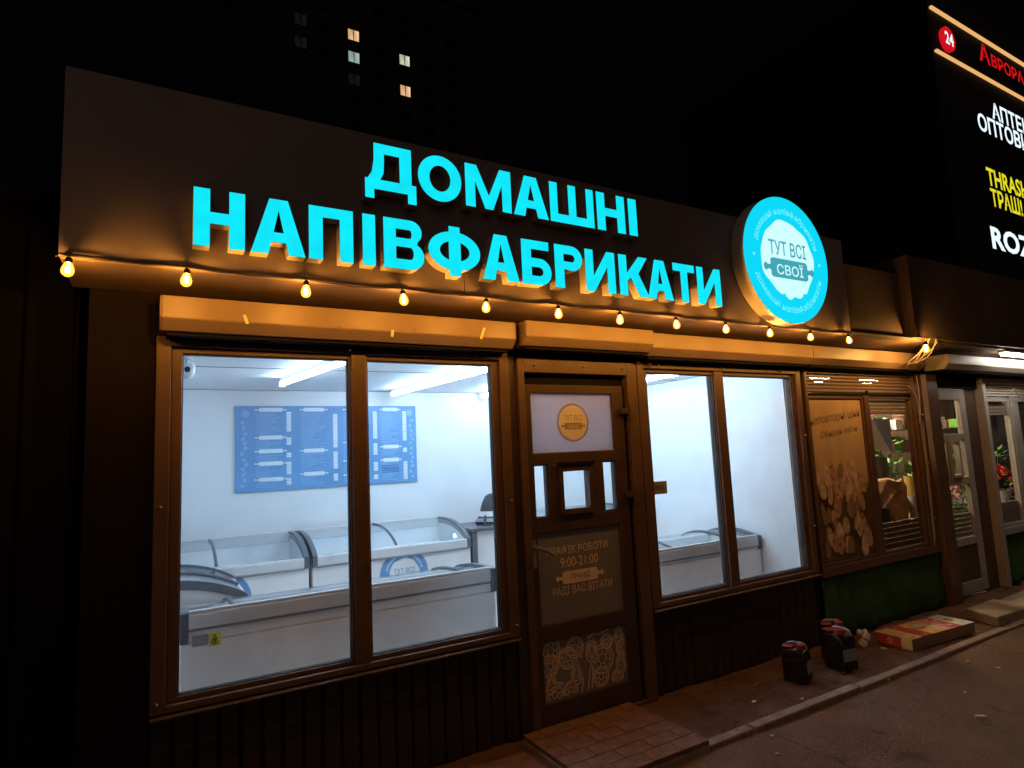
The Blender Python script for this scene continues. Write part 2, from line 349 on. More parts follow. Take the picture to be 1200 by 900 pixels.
def text_geo(body, bold=0.0, depth=0.0):
    """Lettering in the built-in font as (verts, faces), x right, y up, z out."""
    c = bpy.data.curves.new('lettering', 'FONT'); c.body = body; c.offset = bold; c.extrude = depth; c.resolution_u = 3; c.fill_mode = 'FRONT' if depth == 0 else 'BOTH'
    o = bpy.data.objects.new('lettering', c); COL.objects.link(o)
    me = bpy.data.meshes.new_from_object(o.evaluated_get(bpy.context.evaluated_depsgraph_get()))
    V = [tuple(v.co) for v in me.vertices]; F = [tuple(p.vertices) for p in me.polygons]
    bpy.data.objects.remove(o); bpy.data.curves.remove(c); bpy.data.meshes.remove(me)
    return V, F
def text_on(mb, body, x0, x1, z0, z1, y, bold=0.0, depth=0.0, mi=0):
    """Fit lettering into a rectangle of a plane facing the street."""
    V, F = text_geo(body, bold, depth/max(1e-6, 1))
    ax = min(v[0] for v in V); bx = max(v[0] for v in V); ay = min(v[1] for v in V); by = max(v[1] for v in V)
    mb.add([(x0+(v[0]-ax)/(bx-ax)*(x1-x0), y - v[2] - (.0 if depth else 0), z0+(v[1]-ay)/(by-ay)*(z1-z0)) for v in V], [tuple(reversed(f)) for f in F], mi)
    return mb
def text_ring(mb, body, c, r, size, a0, a1, y, inward=False, mi=0, bold=.008):
    """Lettering along a circle of the street-facing plane, from angle a0 to a1 (degrees, 0 = right, counter-clockwise)."""
    V, F = text_geo(body, bold)
    ax = min(v[0] for v in V); bx = max(v[0] for v in V)
    P = []
    for x, yy, z in V:
        a = R(a0 + (a1-a0)*(x-ax)/(bx-ax)); rr = r + (-yy if inward else yy)*size
        P.append((c[0]+rr*math.cos(a), y, c[1]+rr*math.sin(a)))
    return mb.add(P, F, mi)
def arc(cx, cz, rx, rz, a0, a1, n=14):
    return [(cx+rx*math.cos(R(a0+(a1-a0)*i/n)), cz+rz*math.sin(R(a0+(a1-a0)*i/n))) for i in range(n+1)]
def fill_poly(loops):
    """Outline and holes (x, z) -> flat filled verts and triangles."""
    c = bpy.data.curves.new('outline', 'CURVE'); c.dimensions = '2D'; c.fill_mode = 'BOTH'; c.extrude = 0.5
    for lp in loops:
        sp = c.splines.new('POLY'); sp.points.add(len(lp)-1); sp.use_cyclic_u = True
        for p, q in zip(sp.points, lp): p.co = (q[0], q[1], 0, 1)
    o = bpy.data.objects.new('outline', c); COL.objects.link(o)
    me = bpy.data.meshes.new_from_object(o.evaluated_get(bpy.context.evaluated_depsgraph_get()))
    V = [tuple(v.co) for v in me.vertices]; F = [tuple(p.vertices) for p in me.polygons]
    bpy.data.objects.remove(o); bpy.data.curves.remove(c); bpy.data.meshes.remove(me)
    return V, F

# ------------------------------------------------------------------ ground
g = MB(); g.add([(-250, -250, -.03), (250, -250, -.03), (250, 250, -.03), (-250, 250, -.03)], [(0, 1, 2, 3)])
structure(g.build('ground', 'asphalt'))
# footway in front of the kiosks, gently uneven
pv = MB(); nx, ny = 90, 40
for j in range(ny+1):
    for i in range(nx+1):
        x = -6+i*.24; y = -.655-j*.20
        pv.v.append((x, y, -.012+.006*math.sin(x*1.7+y*2.1)+.004*math.sin(x*4.3-y*3.7)))
for j in range(ny):
    for i in range(nx):
        a = j*(nx+1)+i; pv.f.append((a, a+nx+1, a+nx+2, a+1)); pv.mi.append(0)
structure(pv.build('pavement', 'asphalt', smooth=True))
# strip of trodden soil between the kerb and the kiosks
st = MB(); nx, ny = 260, 14
for j in range(ny+1):
    for i in range(nx+1):
        x = -4+i*.06; y = .06-j*(.65/ny)
        h = .004*math.sin(x*5+y*9)+.004*math.sin(x*13-y*17)+random.uniform(-.0035, .0035)
        st.v.append((x, y, -.002+h))
for j in range(ny):
    for i in range(nx):
        a = j*(nx+1)+i; st.f.append((a, a+nx+1, a+nx+2, a+1)); st.mi.append(0)
structure(st.build('soil_strip', 'soil', smooth=True))
# kerb: narrow concrete edging stones set end to end
kb = structure(MB().box(-4, 12, -.652, -.598, -.05, -.012).build('kerb', 'kerb'))
x = -3.98
while x < 11.5:
    L = .98+random.uniform(-.02, .02); dz = random.uniform(-.005, .006); dy = random.uniform(-.006, .006)
    MB().box(x, x+L-.012, -.660+dy, -.596+dy, -.04, .014+dz).build('kerb_stone', 'kerb', kb, bevel=.008)
    x += L

# ------------------------------------------------------------------ food kiosk
K = thing('food_kiosk', 'brown metal kiosk of the frozen food shop with two big lit windows and a door', 'kiosk')
# shell and bright white room
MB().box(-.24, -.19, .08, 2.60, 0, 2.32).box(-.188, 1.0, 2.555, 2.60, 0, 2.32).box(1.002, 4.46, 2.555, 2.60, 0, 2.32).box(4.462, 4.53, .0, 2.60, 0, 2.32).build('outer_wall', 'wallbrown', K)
MB().box(-.24, 4.52, -.30, 2.60, 2.365, 2.45).build('roof', 'wallbrown', K)
MB().box(-.185, 4.455, 2.50, 2.55, .03, 2.20).build('back_wall', 'iwall', K)
MB().box(-.183, -.15, .085, 2.498, .03, 2.20).box(4.415, 4.45, .085, 2.498, .03, 2.20).build('side_wall', 'iwall', K)
MB().box(-.18, 4.45, .085, 2.55, 2.205, 2.30).build('ceiling', 'iwall', K)
MB().box(-.18, 4.45, .06, 2.55, -.02, .025).build('floor', 'ifloor', K)
MB().box(-.18, 1.80, .085, .10, .03, .55).box(2.76, 4.45, .085, .10, .03, .54).box(-.15, .05, .075, .10, .55, 2.2).box(4.43, 4.461, .075, .0995, .54, 2.2).box(1.72, 1.88, .075, .0995, .03, 2.2).box(2.655, 2.80, .075, .0995, .03, 2.2).box(-.14, 4.43, .075, .0985, 2.09, 2.2).build('front_lining', 'iwall', K)
# dark sheet wall left of the first window and above the frames
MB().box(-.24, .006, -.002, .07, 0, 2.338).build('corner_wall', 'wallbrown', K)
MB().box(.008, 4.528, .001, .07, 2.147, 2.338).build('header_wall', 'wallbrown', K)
MB().box(-.30, 4.528, -.400, .002, 2.340, 2.358).build('soffit', 'soffit', K)
MB().box(1.787, 1.842, .0, .07, 0, 2.146).build('pilaster', 'door', K, bevel=.004)
MB().box(4.483, 4.528, .0, .07, 0, 2.146).build('pilaster', 'frame', K, bevel=.004)

def planks(x0, x1, z0, z1, y, parent, m='plank', wd=.088):
    n = max(1, round((x1-x0)/wd)); d = (x1-x0)/n; me = None
    for i in range(n):
        o = None
        if me is None:
            b = MB(); b.prism_z([(0.003, .022), (.003, .004), (.012, -.008), (d-.012, -.008), (d-.003, .004), (d-.003, .022)], z0, z1)
            o = b.build('plank', m, parent); me = o.data
        else:
            o = link('plank', me, parent)
        o.location = o.location + Vector((x0+i*d, y+random.uniform(-.004, .004), 0))
        o.rotation_euler.x = random.uniform(-.003, .003)
planks(.008, 1.784, .012, .535, .02, K)
planks(2.772, 4.482, .012, .52, .02, K)
MB().box(.008, 1.784, .043, .07, 0, .552).build('base_wall', 'dark', K); MB().box(2.772, 4.482, .043, .07, 0, .537).build('base_wall', 'dark', K)

def ring(x0, x1, z0, z1, wl, wr, wb, wt, y0, y1, mb=None):
    """A rectangular frame whose members butt end to end."""
    b = mb or MB()
    b.box(x0, x0+wl, y0, y1, z0, z1).box(x1-wr, x1, y0, y1, z0, z1)
    b.box(x0+wl, x1-wr, y0, y1, z0, z0+wb).box(x0+wl, x1-wr, y0, y1, z1-wt, z1)
    return b

def shop_window(x0, x1, z0, z1, ml, mr, parent, m='frame', gm='glass', fw_=.058, sash=.043, name='window', top=None):
    wdw = ring(x0, x1, z0, z1, fw_, fw_, .03, .045 if top is None else top, -.03, .068).build(name, m, parent, bevel=.004)
    tt = .045 if top is None else top
    mc = (ml+mr)/2
    MB().box(ml, mr, -.022, .060, z0+.03, z1-tt).build('mullion', m, wdw, bevel=.004)
    for a, b in ((x0+fw_, ml), (mr, x1-fw_)):
        sl = sash if a == x0+fw_ else .008; sr = .008 if a == x0+fw_ else sash
        ring(a+.0015, b-.0015, z0+.0315, z1-tt-.0015, sl, sr, .02, .025, -.006, .045).build('sash', m, wdw, bevel=.003)
        ring(a+.0015+sl, b-.0015-sr, z0+.0515, z1-tt-.0265, .005, .005, .005, .005, .004, .034).build('gasket', 'ink', wdw)
        MB().box(a+sl+.004, b-sr-.004, .016, .022, z0+.054, z1-tt-.029).build('pane', gm, wdw)
    MB().prism_x([(-.031, z0-.004), (-.046, z0-.012), (-.046, z0-.020), (-.031, z0-.018)], x0-.0, x1).build('sill', 'door', wdw, bevel=.002)
    return wdw
W1 = shop_window(.010, 1.783, .555, 2.145, .868, .945, K)
W2 = shop_window(2.763, 4.480, .540, 2.132, 3.503, 3.592, K)

def screws(pts, parent, m='silver', r=.007):
    for x, z in pts:
        MB().lathe_y([(r*.7, -.0), (r, -.004), (r, -.010), (r*.4, -.016)], (x, -.030, z), 8).build('screw', m, parent)
screws([(.859, 2.118), (.247, 2.124), (1.57, 2.12), (1.76, 1.30), (.035, .60), (.035, 1.40), (1.758, .62)], W1)
screws([(2.95, 2.108), (3.58, 2.106), (4.25, 2.106), (4.46, 1.6), (4.46, .9)], W2)
# twisted wire hooks left on the frame heads
for (x, z, p) in ((.247, 2.128, W1), (1.50, 2.125, W1), (2.87, 2.112, W2)):
    b = MB(); b.tube([(x-.05, -.036, z+.018), (x-.02, -.042, z+.004), (x, -.048, z-.004), (x+.018, -.046, z+.010), (x+.004, -.050, z+.016), (x-.012, -.048, z-.006), (x+.012, -.044, z-.012)], .0045, 5)
    b.build('wire_hook', 'frame', p, smooth=True)

# door
DF = ring(1.845, 2.755, .0, 2.119, .044, .083, .02, .085, -.03, .068).build('door_frame', 'frame', K, bevel=.004)
MB().box(1.8895, 2.6715, .02, .066, 1.968, 2.0335).build('shutter_slot', 'dark', DF)
MB().box(2.6425, 2.6715, .012, .06, .02, 1.968).build('hinge_gap', 'dark', DF)
screws([(1.962, 2.078), (2.321, 2.076), (2.64, 2.078)], DF)
D = MB()
y0, y1 = -.012, .045
D.box(1.892, 1.936, y0, y1, .022, 1.965).box(2.549, 2.641, y0, y1, .022, 1.965)
D.box(1.936, 2.549, y0, y1, 1.912, 1.965).box(1.936, 2.549, y0, y1, 1.486, 1.556).box(1.936, 2.549, y0, y1, 1.092, 1.182)
D.box(1.936, 2.549, y0, y1, .484, .576).box(1.936, 2.549, y0, y1, .022, .152)
D.box(2.032, 2.102, y0, y1, 1.182, 1.486).box(2.356, 2.446, y0, y1, 1.182, 1.486)
door = D.build('door', 'door', K, bevel=.004, label='dark brown metal door with frosted top pane and three small lit panes')
vent = ring(2.1025, 2.3555, 1.1825, 1.4855, .028, .034, .036, .046, -.030, .030).build('hatch', 'door', door, bevel=.004)
MB().box(2.090, 2.368, -.040, -.031, 1.478, 1.496).build('drip_strip', 'dark', door)
MB().box(2.1305, 2.3215, .002, .008, 1.2185, 1.4395).build('pane', 'glass', vent)
for a, b in ((1.936, 2.032), (2.446, 2.549)):
    MB().box(a, b, .012, .018, 1.182, 1.486).build('pane', 'glass', door)
    ring(a, b, 1.182, 1.486, .006, .006, .006, .006, -.004, .011).build('gasket', 'ink', door)
fp = MB().box(1.936, 2.549, .004, .014, 1.556, 1.912).build('frosted_pane', 'frost', door)
sg = MB().box(1.936, 2.549, .004, .014, .576, 1.092).build('notice_panel', 'panelbrown', door, label='brown door panel with opening hours lettering')
ap = MB().box(1.936, 2.549, .004, .014, .152, .484).build('drawing_panel', 'panelbrown', door, label='brown door panel with line drawings of food')
for z in (1.80, 1.27):
    MB().box(2.60, 2.668, -.040, -.013, z-.018, z+.018).lathe([(.013, -.055), (.013, .055)], (2.672, -.036, z-.012), 10).build('hinge', 'door', door, bevel=.002)
hd = MB().tube([(1.905, -.013, 1.02), (1.905, -.060, 1.022)], .011, 8).tube([(1.900, -.060, 1.025), (1.94, -.066, 1.010), (2.015, -.062, .970)], [.012, .011, .009], 8)
hd.box(1.895, 1.918, -.020, -.0125, .90, 1.06).build('handle', 'silver', door, smooth=True)
MB().lathe_y([(.012, 0), (.012, -.014)], (1.905, -.0125, .925), 10).build('lock', 'silver', door)

# lettering of the door panels
for row in (('ГРАФІК РОБОТИ', 2.005, 2.452, .955, 1.005), ('9:00-21:00', 2.095, 2.372, .878, .935), ('РАДІ ВАС ВІТАТИ', 2.030, 2.470, .715, .770)):
    text_on(MB(), *row, .0025, .004).build('lettering', 'printtan', sg)
def rolling_pin(mb, cx, cz, hw, hh, y, mi=0, t=.0015):
    """Flat rolling pin: a roller with two turned handles."""
    k = hw*.66
    out = [(cx-k, cz-hh), (cx+k, cz-hh), (cx+k+.08*hw, cz-hh*.8), (cx+k+.08*hw, cz-hh*.28)]
    out += [(cx+hw*.86, cz-hh*.22)] + arc(cx+hw*.92, cz, hw*.09, hh*.42, -90, 90, 8) + [(cx+hw*.86, cz+hh*.22)]
    out += [(cx+k+.08*hw, cz+hh*.28), (cx+k+.08*hw, cz+hh*.8), (cx+k, cz+hh), (cx-k, cz+hh), (cx-k-.08*hw, cz+hh*.8), (cx-k-.08*hw, cz+hh*.28)]
    out += [(cx-hw*.86, cz+hh*.22)] + arc(cx-hw*.92, cz, hw*.09, hh*.42, 90, 270, 8) + [(cx-hw*.86, cz-hh*.22), (cx-k-.08*hw, cz-hh*.28), (cx-k-.08*hw, cz-hh*.8)]
    return mb.prism_y(out, y-t, y, mi)
b = MB(); rolling_pin(b, 2.235, .818, .175, .036, .0038); b.build('rolling_pin', 'printtan', sg)
b = MB(); text_on(b, 'ПН-НД', 2.165, 2.305, .799, .838, .0012, .006); b.build('lettering', 'panelbrown', sg)
# kitchen drawings: rings, slices, pears, herbs
def ringband(mb, cx, cz, r, t, y, sx=1.0, n=22, a0=0, a1=360, th=.0012, x0=1.940, x1=2.545, z0=.157, z1=.479):
    for i in range(n):
        a, c = R(a0+(a1-a0)*i/n), R(a0+(a1-a0)*(i+1)/n)
        q = [(cx+(r-t)*sx*math.cos(a), cz+(r-t)*math.sin(a)), (cx+r*sx*math.cos(a), cz+r*math.sin(a)), (cx+r*sx*math.cos(c), cz+r*math.sin(c)), (cx+(r-t)*sx*math.cos(c), cz+(r-t)*math.sin(c))]
        if all(x0 < p[0] < x1 and z0 < p[1] < z1 for p in q): mb.prism_y(q, y-th, y)
def stroke(mb, pts, t, y, th=.0012):
    for (ax, az), (bx, bz) in zip(pts, pts[1:]):
        d = Vector((bx-ax, bz-az)); 
        if d.length < 1e-5: continue
        n = Vector((-d.y, d.x)).normalized()*t*.5
        q = [(ax-n.x, az-n.y), (bx-n.x, bz-n.y), (bx+n.x, bz+n.y), (ax+n.x, az+n.y)]
        if all(1.94 < p[0] < 2.545 and .157 < p[1] < .479 for p in q): mb.prism_y(q, y-th, y)
b = MB(); Y = .0036
for cx, cz, r in ((2.165, .415, .062), (2.110, .368, .062), (1.985, .345, .062), (2.400, .408, .046), (1.995, .425, .068), (2.36, .315, .085), (2.345, .215, .058), (2.01, .185, .06), (2.12, .19, .05), (2.52, .35, .05), (2.47, .19, .045)):
    ringband(b, cx, cz, r, .006, Y); ringband(b, cx, cz, r*.76, .004, Y); ringband(b, cx, cz, r*.35, .004, Y, n=10)
    for k in range(7):
        a = 2*math.pi*k/7+cx*9; stroke(b, [(cx+r*.38*math.cos(a), cz+r*.38*math.sin(a)), (cx+r*.70*math.cos(a+.15), cz+r*.70*math.sin(a+.15))], .004, Y)
for cx, cz, s_ in ((2.285, .385, 1.0), (2.165, .275, .9), (2.495, .435, .8), (2.50, .27, .9), (1.99, .255, .8)):
    for q in (1.0, .68, .38):
        pts = [(cx+s_*q*.052*math.sin(t)*(.75+.35*(-math.cos(t))), cz+s_*q*.075*math.cos(t)) for t in [2*math.pi*i/18 for i in range(19)]]
        stroke(b, pts, .005, Y)
    stroke(b, [(cx, cz+.07*s_), (cx+.015, cz+.1*s_), (cx+.05, cz+.085*s_)], .005, Y)
for pts in ([(2.245, .16), (2.262, .26), (2.275, .30), (2.287, .26), (2.272, .17)], [(2.255, .45), (2.30, .47), (2.34, .455), (2.42, .475)], [(1.945, .22), (2.03, .25), (2.07, .235), (1.99, .20)], [(2.20, .16), (2.215, .24)]):
    stroke(b, pts, .006, Y)
b.build('line_drawing', 'printtan', ap)
# small round emblem on the frosted pane
def wobble_disc(cx, cz, r, n=60, seed=3, amp=.02):
    rd = random.Random(seed); ph = [rd.uniform(0, 6.28) for _ in range(4)]
    return [(cx+r*(1+amp*(math.sin(5*t+ph[0])+.7*math.sin(9*t+ph[1])+.5*math.sin(14*t+ph[2])))*math.cos(t), cz+r*(1+amp*(math.sin(5*t+ph[0])+.7*math.sin(9*t+ph[1])+.5*math.sin(14*t+ph[2])))*math.sin(t)) for t in [2*math.pi*i/n for i in range(n)]]
ec = (2.245, 1.735)
b = MB(); b.prism_y(wobble_disc(*ec, .104, 48, 3, .012), .0022, .0038)
ringband(b, ec[0], ec[1], .1275, .003, .0038, n=44, a0=8, a1=172, x0=0, x1=9, z0=0, z1=9); ringband(b, ec[0], ec[1], .1275, .003, .0038, n=44, a0=188, a1=352, x0=0, x1=9, z0=0, z1=9)
b.build('emblem', 'frostbadge', fp)
b = MB(); ringband(b, ec[0], ec[1], .119, .011, .0039, n=48, x0=0, x1=9, z0=0, z1=9)
text_on(b, 'ТУТ ВСІ', ec[0]-.068, ec[0]+.070, ec[1]+.012, ec[1]+.046, .0018, .004)
rolling_pin(b, ec[0], ec[1]-.022, .088, .021, .0020, t=.0008)
b.build('emblem_print', 'frostink', fp)
b = MB(); text_on(b, 'СВОЇ', ec[0]-.040, ec[0]+.040, ec[1]-.036, ec[1]-.009, .0008, .004); b.build('lettering', 'frostbadge', fp)

# roller shutter boxes over the openings
def shutter_box(x0, x1, parent, depth, top, bot, mid=None, m='box'):
    prof = [(-.001, top), (-depth, top), (-depth, bot), (-depth+.045, bot-.047), (-.001, bot-.047)]
    o = MB().prism_x(prof, x0, x1).build('shutter_box', m, parent, bevel=.005)
    for xx in (x0, x1):
        s_ = -1 if xx == x0 else 1
        MB().prism_x([(y*1.0+(.004 if y < -.1 else 0), z-(.004 if z > bot else -.004)) for y, z in prof], *(sorted((xx+s_*.0005, xx+s_*.006)))).build('end_plate', m, o)
    MB().box(x0+.02, x1-.02, -depth+.06, -.030, bot-.062, bot-.0475).build('slat_slot', 'dark', o)
    return o
SB1 = shutter_box(.026, 1.752, K, .18, 2.292, 2.194)
SB2 = shutter_box(1.812, 2.764, K, .205, 2.305, 2.215)
SB3 = shutter_box(2.775, 4.462, K, .175, 2.298, 2.200)
for x, z, lx, lz in ((1.030, 2.180, .004, .034), (1.531, 2.197, .024, .062), (.36, 2.20, -.014, .04)):
    MB().prism_y([(x-.007, z-.012), (x+.007, z-.012), (x+.007+lx, z-.012+lz), (x-.007+lx, z-.012+lz)], -.1835, -.1805).build('pale_strip', 'paleyellow', SB1)  # pale yellow slanted strips on the front of the box
for x in (.30, .62, 1.2): screws([], SB1)

# ------------------------------------------------------------------ fascia sign
F = thing('fascia_sign', 'dark brown fascia panel with glowing cyan shop name above the lit windows', 'sign', (2.1, -.45, 2.34))
FZ0, FZ1 = 2.340, 3.066
MB().box(-.302, 1.31, -.450, -.402, FZ0, FZ1).build('panel', 'fascia', F, bevel=.002)
MB().box(1.3125, 2.92, -.450, -.402, FZ0, FZ1).build('panel', 'fascia', F, bevel=.002)
MB().box(2.9225, 4.530, -.450, -.402, FZ0, FZ1).build('panel', 'fascia', F, bevel=.002)
MB().box(-.302, -.285, -.4015, -.05, FZ0+.02, FZ1-.002).box(4.513, 4.530, -.4015, -.05, FZ0+.02, FZ1-.002).build('side_panel', 'fascia', F)
MB().box(-.300, 4.528, -.4505, -.05, FZ1+.0005, FZ1+.012).build('top_trim', 'wallbrown', F)
MB().box(-.300, 4.528, -.4555, -.440, FZ0-.006, FZ0-.0005).build('bottom_trim', 'box', F)

s = .058; bb = .047
def LET(ch, w, h):
    """Heavy sans letter outlines, w wide and h high, stems s and bars bb: list of loops (outline + holes)."""
    if ch == 'Н': return [[(0, 0), (s, 0), (s, h*.5-bb*.5), (w-s, h*.5-bb*.5), (w-s, 0), (w, 0), (w, h), (w-s, h), (w-s, h*.5+bb*.5), (s, h*.5+bb*.5), (s, h), (0, h)]]
    if ch == 'П': return [[(0, 0), (s, 0), (s, h-bb), (w-s, h-bb), (w-s, 0), (w, 0), (w, h), (0, h)]]
    if ch == 'І': return [[(0, 0), (w, 0), (w, h), (0, h)]]
    if ch == 'Т': return [[(w*.5-s*.5, 0), (w*.5+s*.5, 0), (w*.5+s*.5, h-bb), (w, h-bb), (w, h), (0, h), (0, h-bb), (w*.5-s*.5, h-bb)]]
    if ch == 'А':
        t = .066; sl = lambda z: (w*.5-t*.55)*z/h       # left edge x at height z
        zb0, zb1 = h*.215, h*.215+bb*.9
        ap_ = h*.80
        L1 = lambda z: t*1.02+(w*.5-t*1.02)*z/ap_
        return [[(0, 0), (t*1.02, 0), (L1(zb0), zb0), (w-L1(zb0), zb0), (w-t*1.02, 0), (w, 0), (w*.5+t*.55, h), (w*.5-t*.55, h)],
                [(L1(zb1), zb1), (w-L1(zb1), zb1), (w*.5, ap_)]]
    if ch == 'И': return [[(0, 0), (s*.95, 0), (w-s*.95, h*.62), (w-s*.95, 0), (w, 0), (w, h), (w-s*.95, h), (s*.95, h*.38), (s*.95, h), (0, h)]]
    if ch == 'К': return [[(0, 0), (s, 0), (s, h*.36), (s*1.45, h*.45), (w-s*1.22, 0), (w, 0), (w*.56+s*.35, h*.575), (w*.98, h), (w-s*1.22, h), (s, h*.56), (s, h), (0, h)]]
    if ch == 'М': return [[(0, 0), (s*.92, 0), (s*.92, h*.62), (w*.5-s*.38, 0), (w*.5+s*.38, 0), (w-s*.92, h*.62), (w-s*.92, 0), (w, 0), (w, h), (w-s*1.1, h), (w*.5, h*.32), (s*1.1, h), (0, h)]]
    if ch == 'Ш':
        q = s*.86; m_ = w*.5
        return [[(0, 0), (w, 0), (w, h), (w-q, h), (w-q, bb), (m_+q*.5, bb), (m_+q*.5, h), (m_-q*.5, h), (m_-q*.5, bb), (q, bb), (q, h), (0, h)]]
    if ch == 'О': return [arc(w*.5, h*.5, w*.5, h*.52, 0, 350, 35), arc(w*.5, h*.5, w*.5-s*1.0, h*.52-bb*1.05, 0, 350, 35)]
    if ch == 'Д':
        ft = .045
        return [[(0, -ft), (s*.72, -ft), (s*.72, 0), (w-s*.72, 0), (w-s*.72, -ft), (w, -ft), (w, bb), (w-.022, bb), (w-.022, h), (w*.175, h), (w*.17, h*.62), (w*.13, h*.36), (w*.05, bb), (0, bb)],
                [(w*.055+s*.98, bb), (w-.022-s, bb), (w-.022-s, h-bb), (w*.175+s*.82, h-bb), (w*.17+s*.84, h*.62), (w*.13+s*.95, h*.36)]]
    if ch == 'Р':
        r = h*.29; return [[(0, 0), (s, 0), (s, h-2*r+.005)] + arc(w-r, h-r, r, r, -90, 90, 12) + [(0, h)], [(s, h-2*r+bb+.002)] + arc(w-r-.004, h-r, r-bb*.98, r-bb, -90, 90, 10) + [(s, h-bb)]]
    if ch == 'Б':
        r = h*.30; return [[(0, 0)] + arc(w-r, r, r, r, -90, 90, 12) + [(s, 2*r), (s, h-bb), (w*.93, h-bb), (w*.93, h), (0, h)], [(s, bb)] + arc(w-r-.004, r, r-bb, r-bb, -90, 90, 10) + [(s, 2*r-bb)]]
    if ch == 'В':
        r = h*.275; r2_ = h*.235
        return [[(0, 0)] + arc(w-r, r, r, r, -90, 62, 12) + arc(w*.95-r2_, h-r2_, r2_, r2_, -52, 90, 11) + [(0, h)],
                [(s, bb)] + arc(w-r-.002, (bb+h*.54-.022)/2, r-bb*1.05, (h*.54-.022-bb)/2, -90, 90, 10) + [(s, h*.54-.022)], [(s, h*.54+.020)] + arc(w*.95-r2_-.004, (h*.54+.020+h-bb)/2, r2_-bb*.98, (h-bb-h*.54-.020)/2, -90, 90, 10) + [(s, h-bb)]]
    if ch == 'Ф':
        R1, H1 = w*.5, h*.41
        z = h*.5; q = s*.5; ia, ib = R1-s*1.0, H1-bb
        def half(sg): # inner counter
            a = math.degrees(math.acos(min(.99, (q+.002)/ia)))
            return [(w*.5+sg*ia*math.cos(R(t)), z+ib*math.sin(R(t))) for t in [-a+2*a*i/14 for i in range(15)]]
        top_ = math.degrees(math.acos(q/R1))
        o = [(w*.5+R1*math.cos(R(t)), z+H1*math.sin(R(t))) for t in [-top_+2*top_*i/18 for i in range(19)]]
        o += [(w*.5+q, h*1.02), (w*.5-q, h*1.02)] + [(w*.5-R1*math.cos(R(t)), z+H1*math.sin(R(t))) for t in [top_-2*top_*i/18 for i in range(19)]] + [(w*.5-q, -h*.02), (w*.5+q, -h*.02)]
        return [o, half(1), half(-1)]
def big_letter(ch, x0, x1, z0, z1, yf=-.510, yb=-.4515):
    V, Fc = fill_poly(LET(ch, x1-x0, z1-z0))
    me = bpy.data.meshes.new('letter')
    me.from_pydata([(x0+v[0], yf if v[2] > 0 else yb, z0+v[1]) for v in V], [], Fc)
    me.materials.append(MT['lside']); me.materials.append(MT['cyan'])
    bm = bmesh.new(); bm.from_mesh(me); bmesh.ops.remove_doubles(bm, verts=bm.verts, dist=1e-5); bmesh.ops.recalc_face_normals(bm, faces=bm.faces)
    for f in bm.faces: f.material_index = 1 if all(abs(v.co.y-yf) < 1e-4 for v in f.verts) else 0
    bm.to_mesh(me); bm.free()
    return link('letter', me, F)
for ch, a, b_ in (('Д', .806, 1.050), ('О', 1.061, 1.286), ('М', 1.308, 1.567), ('А', 1.580, 1.794), ('Ш', 1.806, 2.098), ('Н', 2.120, 2.322), ('І', 2.350, 2.412)):
    big_letter(ch, a, b_, 2.775, 2.995)
for ch, a, b_ in (('Н', .124, .309), ('А', .331, .545), ('П', .559, .748), ('І', .790, .848), ('В', .886, 1.080), ('Ф', 1.102, 1.374), ('А', 1.387, 1.595), ('Б', 1.612, 1.792), ('Р', 1.816, 1.996), ('И', 2.016, 2.222), ('К', 2.251, 2.470), ('А', 2.458, 2.660), ('Т', 2.668, 2.846), ('И', 2.866, 3.074)):
    big_letter(ch, a, b_, 2.415, 2.650)

# round sign
BC = (3.708, 2.781); BR = .441
B = thing('round_sign', 'round glowing cyan sign with a mint centre and rolling pin emblem on the fascia', 'sign', (BC[0], -.5, BC[1]))
MB().lathe_y([(BR-.004, .098), (BR, .094), (BR, .006), (BR-.003, .0)], (BC[0], -.5495, BC[1]), 72).build('drum', 'lside', B, smooth=True)
MB().lathe_y([(BR-.002, .0), (BR-.002, -.005)], (BC[0], -.550, BC[1]), 72).build('face', 'badgecyan', B)
fy = -.5555
cr_ = []
rd = random.Random(5)
for i in range(72):
    t = 2*math.pi*i/72
    k = 1+.022*math.sin(4*t+.6)+.016*math.sin(7*t+2.1)+.012*math.sin(11*t)
    if 255 < math.degrees(t) < 300: k *= .93+.10*abs(math.sin((math.degrees(t)-255)/45*2*math.pi))
    cr_.append((BC[0]+.268*k*1.03*math.cos(t), BC[1]+.268*k*math.sin(t)))
MB().prism_y(cr_, fy-.0015, fy+.0010).build('centre', 'badgewhite', B)
b = MB(); text_on(b, 'ТУТ ВСІ', BC[0]-.192, BC[0]+.198, BC[1]+.020, BC[1]+.122, fy-.003, .012)
rolling_pin(b, BC[0]+.004, BC[1]-.070, .262, .066, fy-.0025, t=.0012)
b.build('emblem_print', 'badgeink', B)
b = MB(); text_on(b, 'СВОЇ', BC[0]-.135, BC[0]+.145, BC[1]-.115, BC[1]-.025, fy-.0065, .012); b.build('lettering', 'badgewhite', B)
b = MB()
text_ring(b, 'домашні напівфабрикати', BC, .318, .062, 162, 18, fy-.001, False)
b.build('ring_lettering', 'badgering', B); b = MB()
text_ring(b, 'домашні напівфабрикати', BC, .368, .062, 200, 340, fy-.001, True)
b.build('ring_lettering', 'badgering', B)
for a in (180, 0): MB().lathe_y([(.011, .001), (.011, -.0015)], (BC[0]+.345*math.cos(R(a)), fy, BC[1]+.345*math.sin(R(a))), 12).build('ring_dot', 'badgering', B)

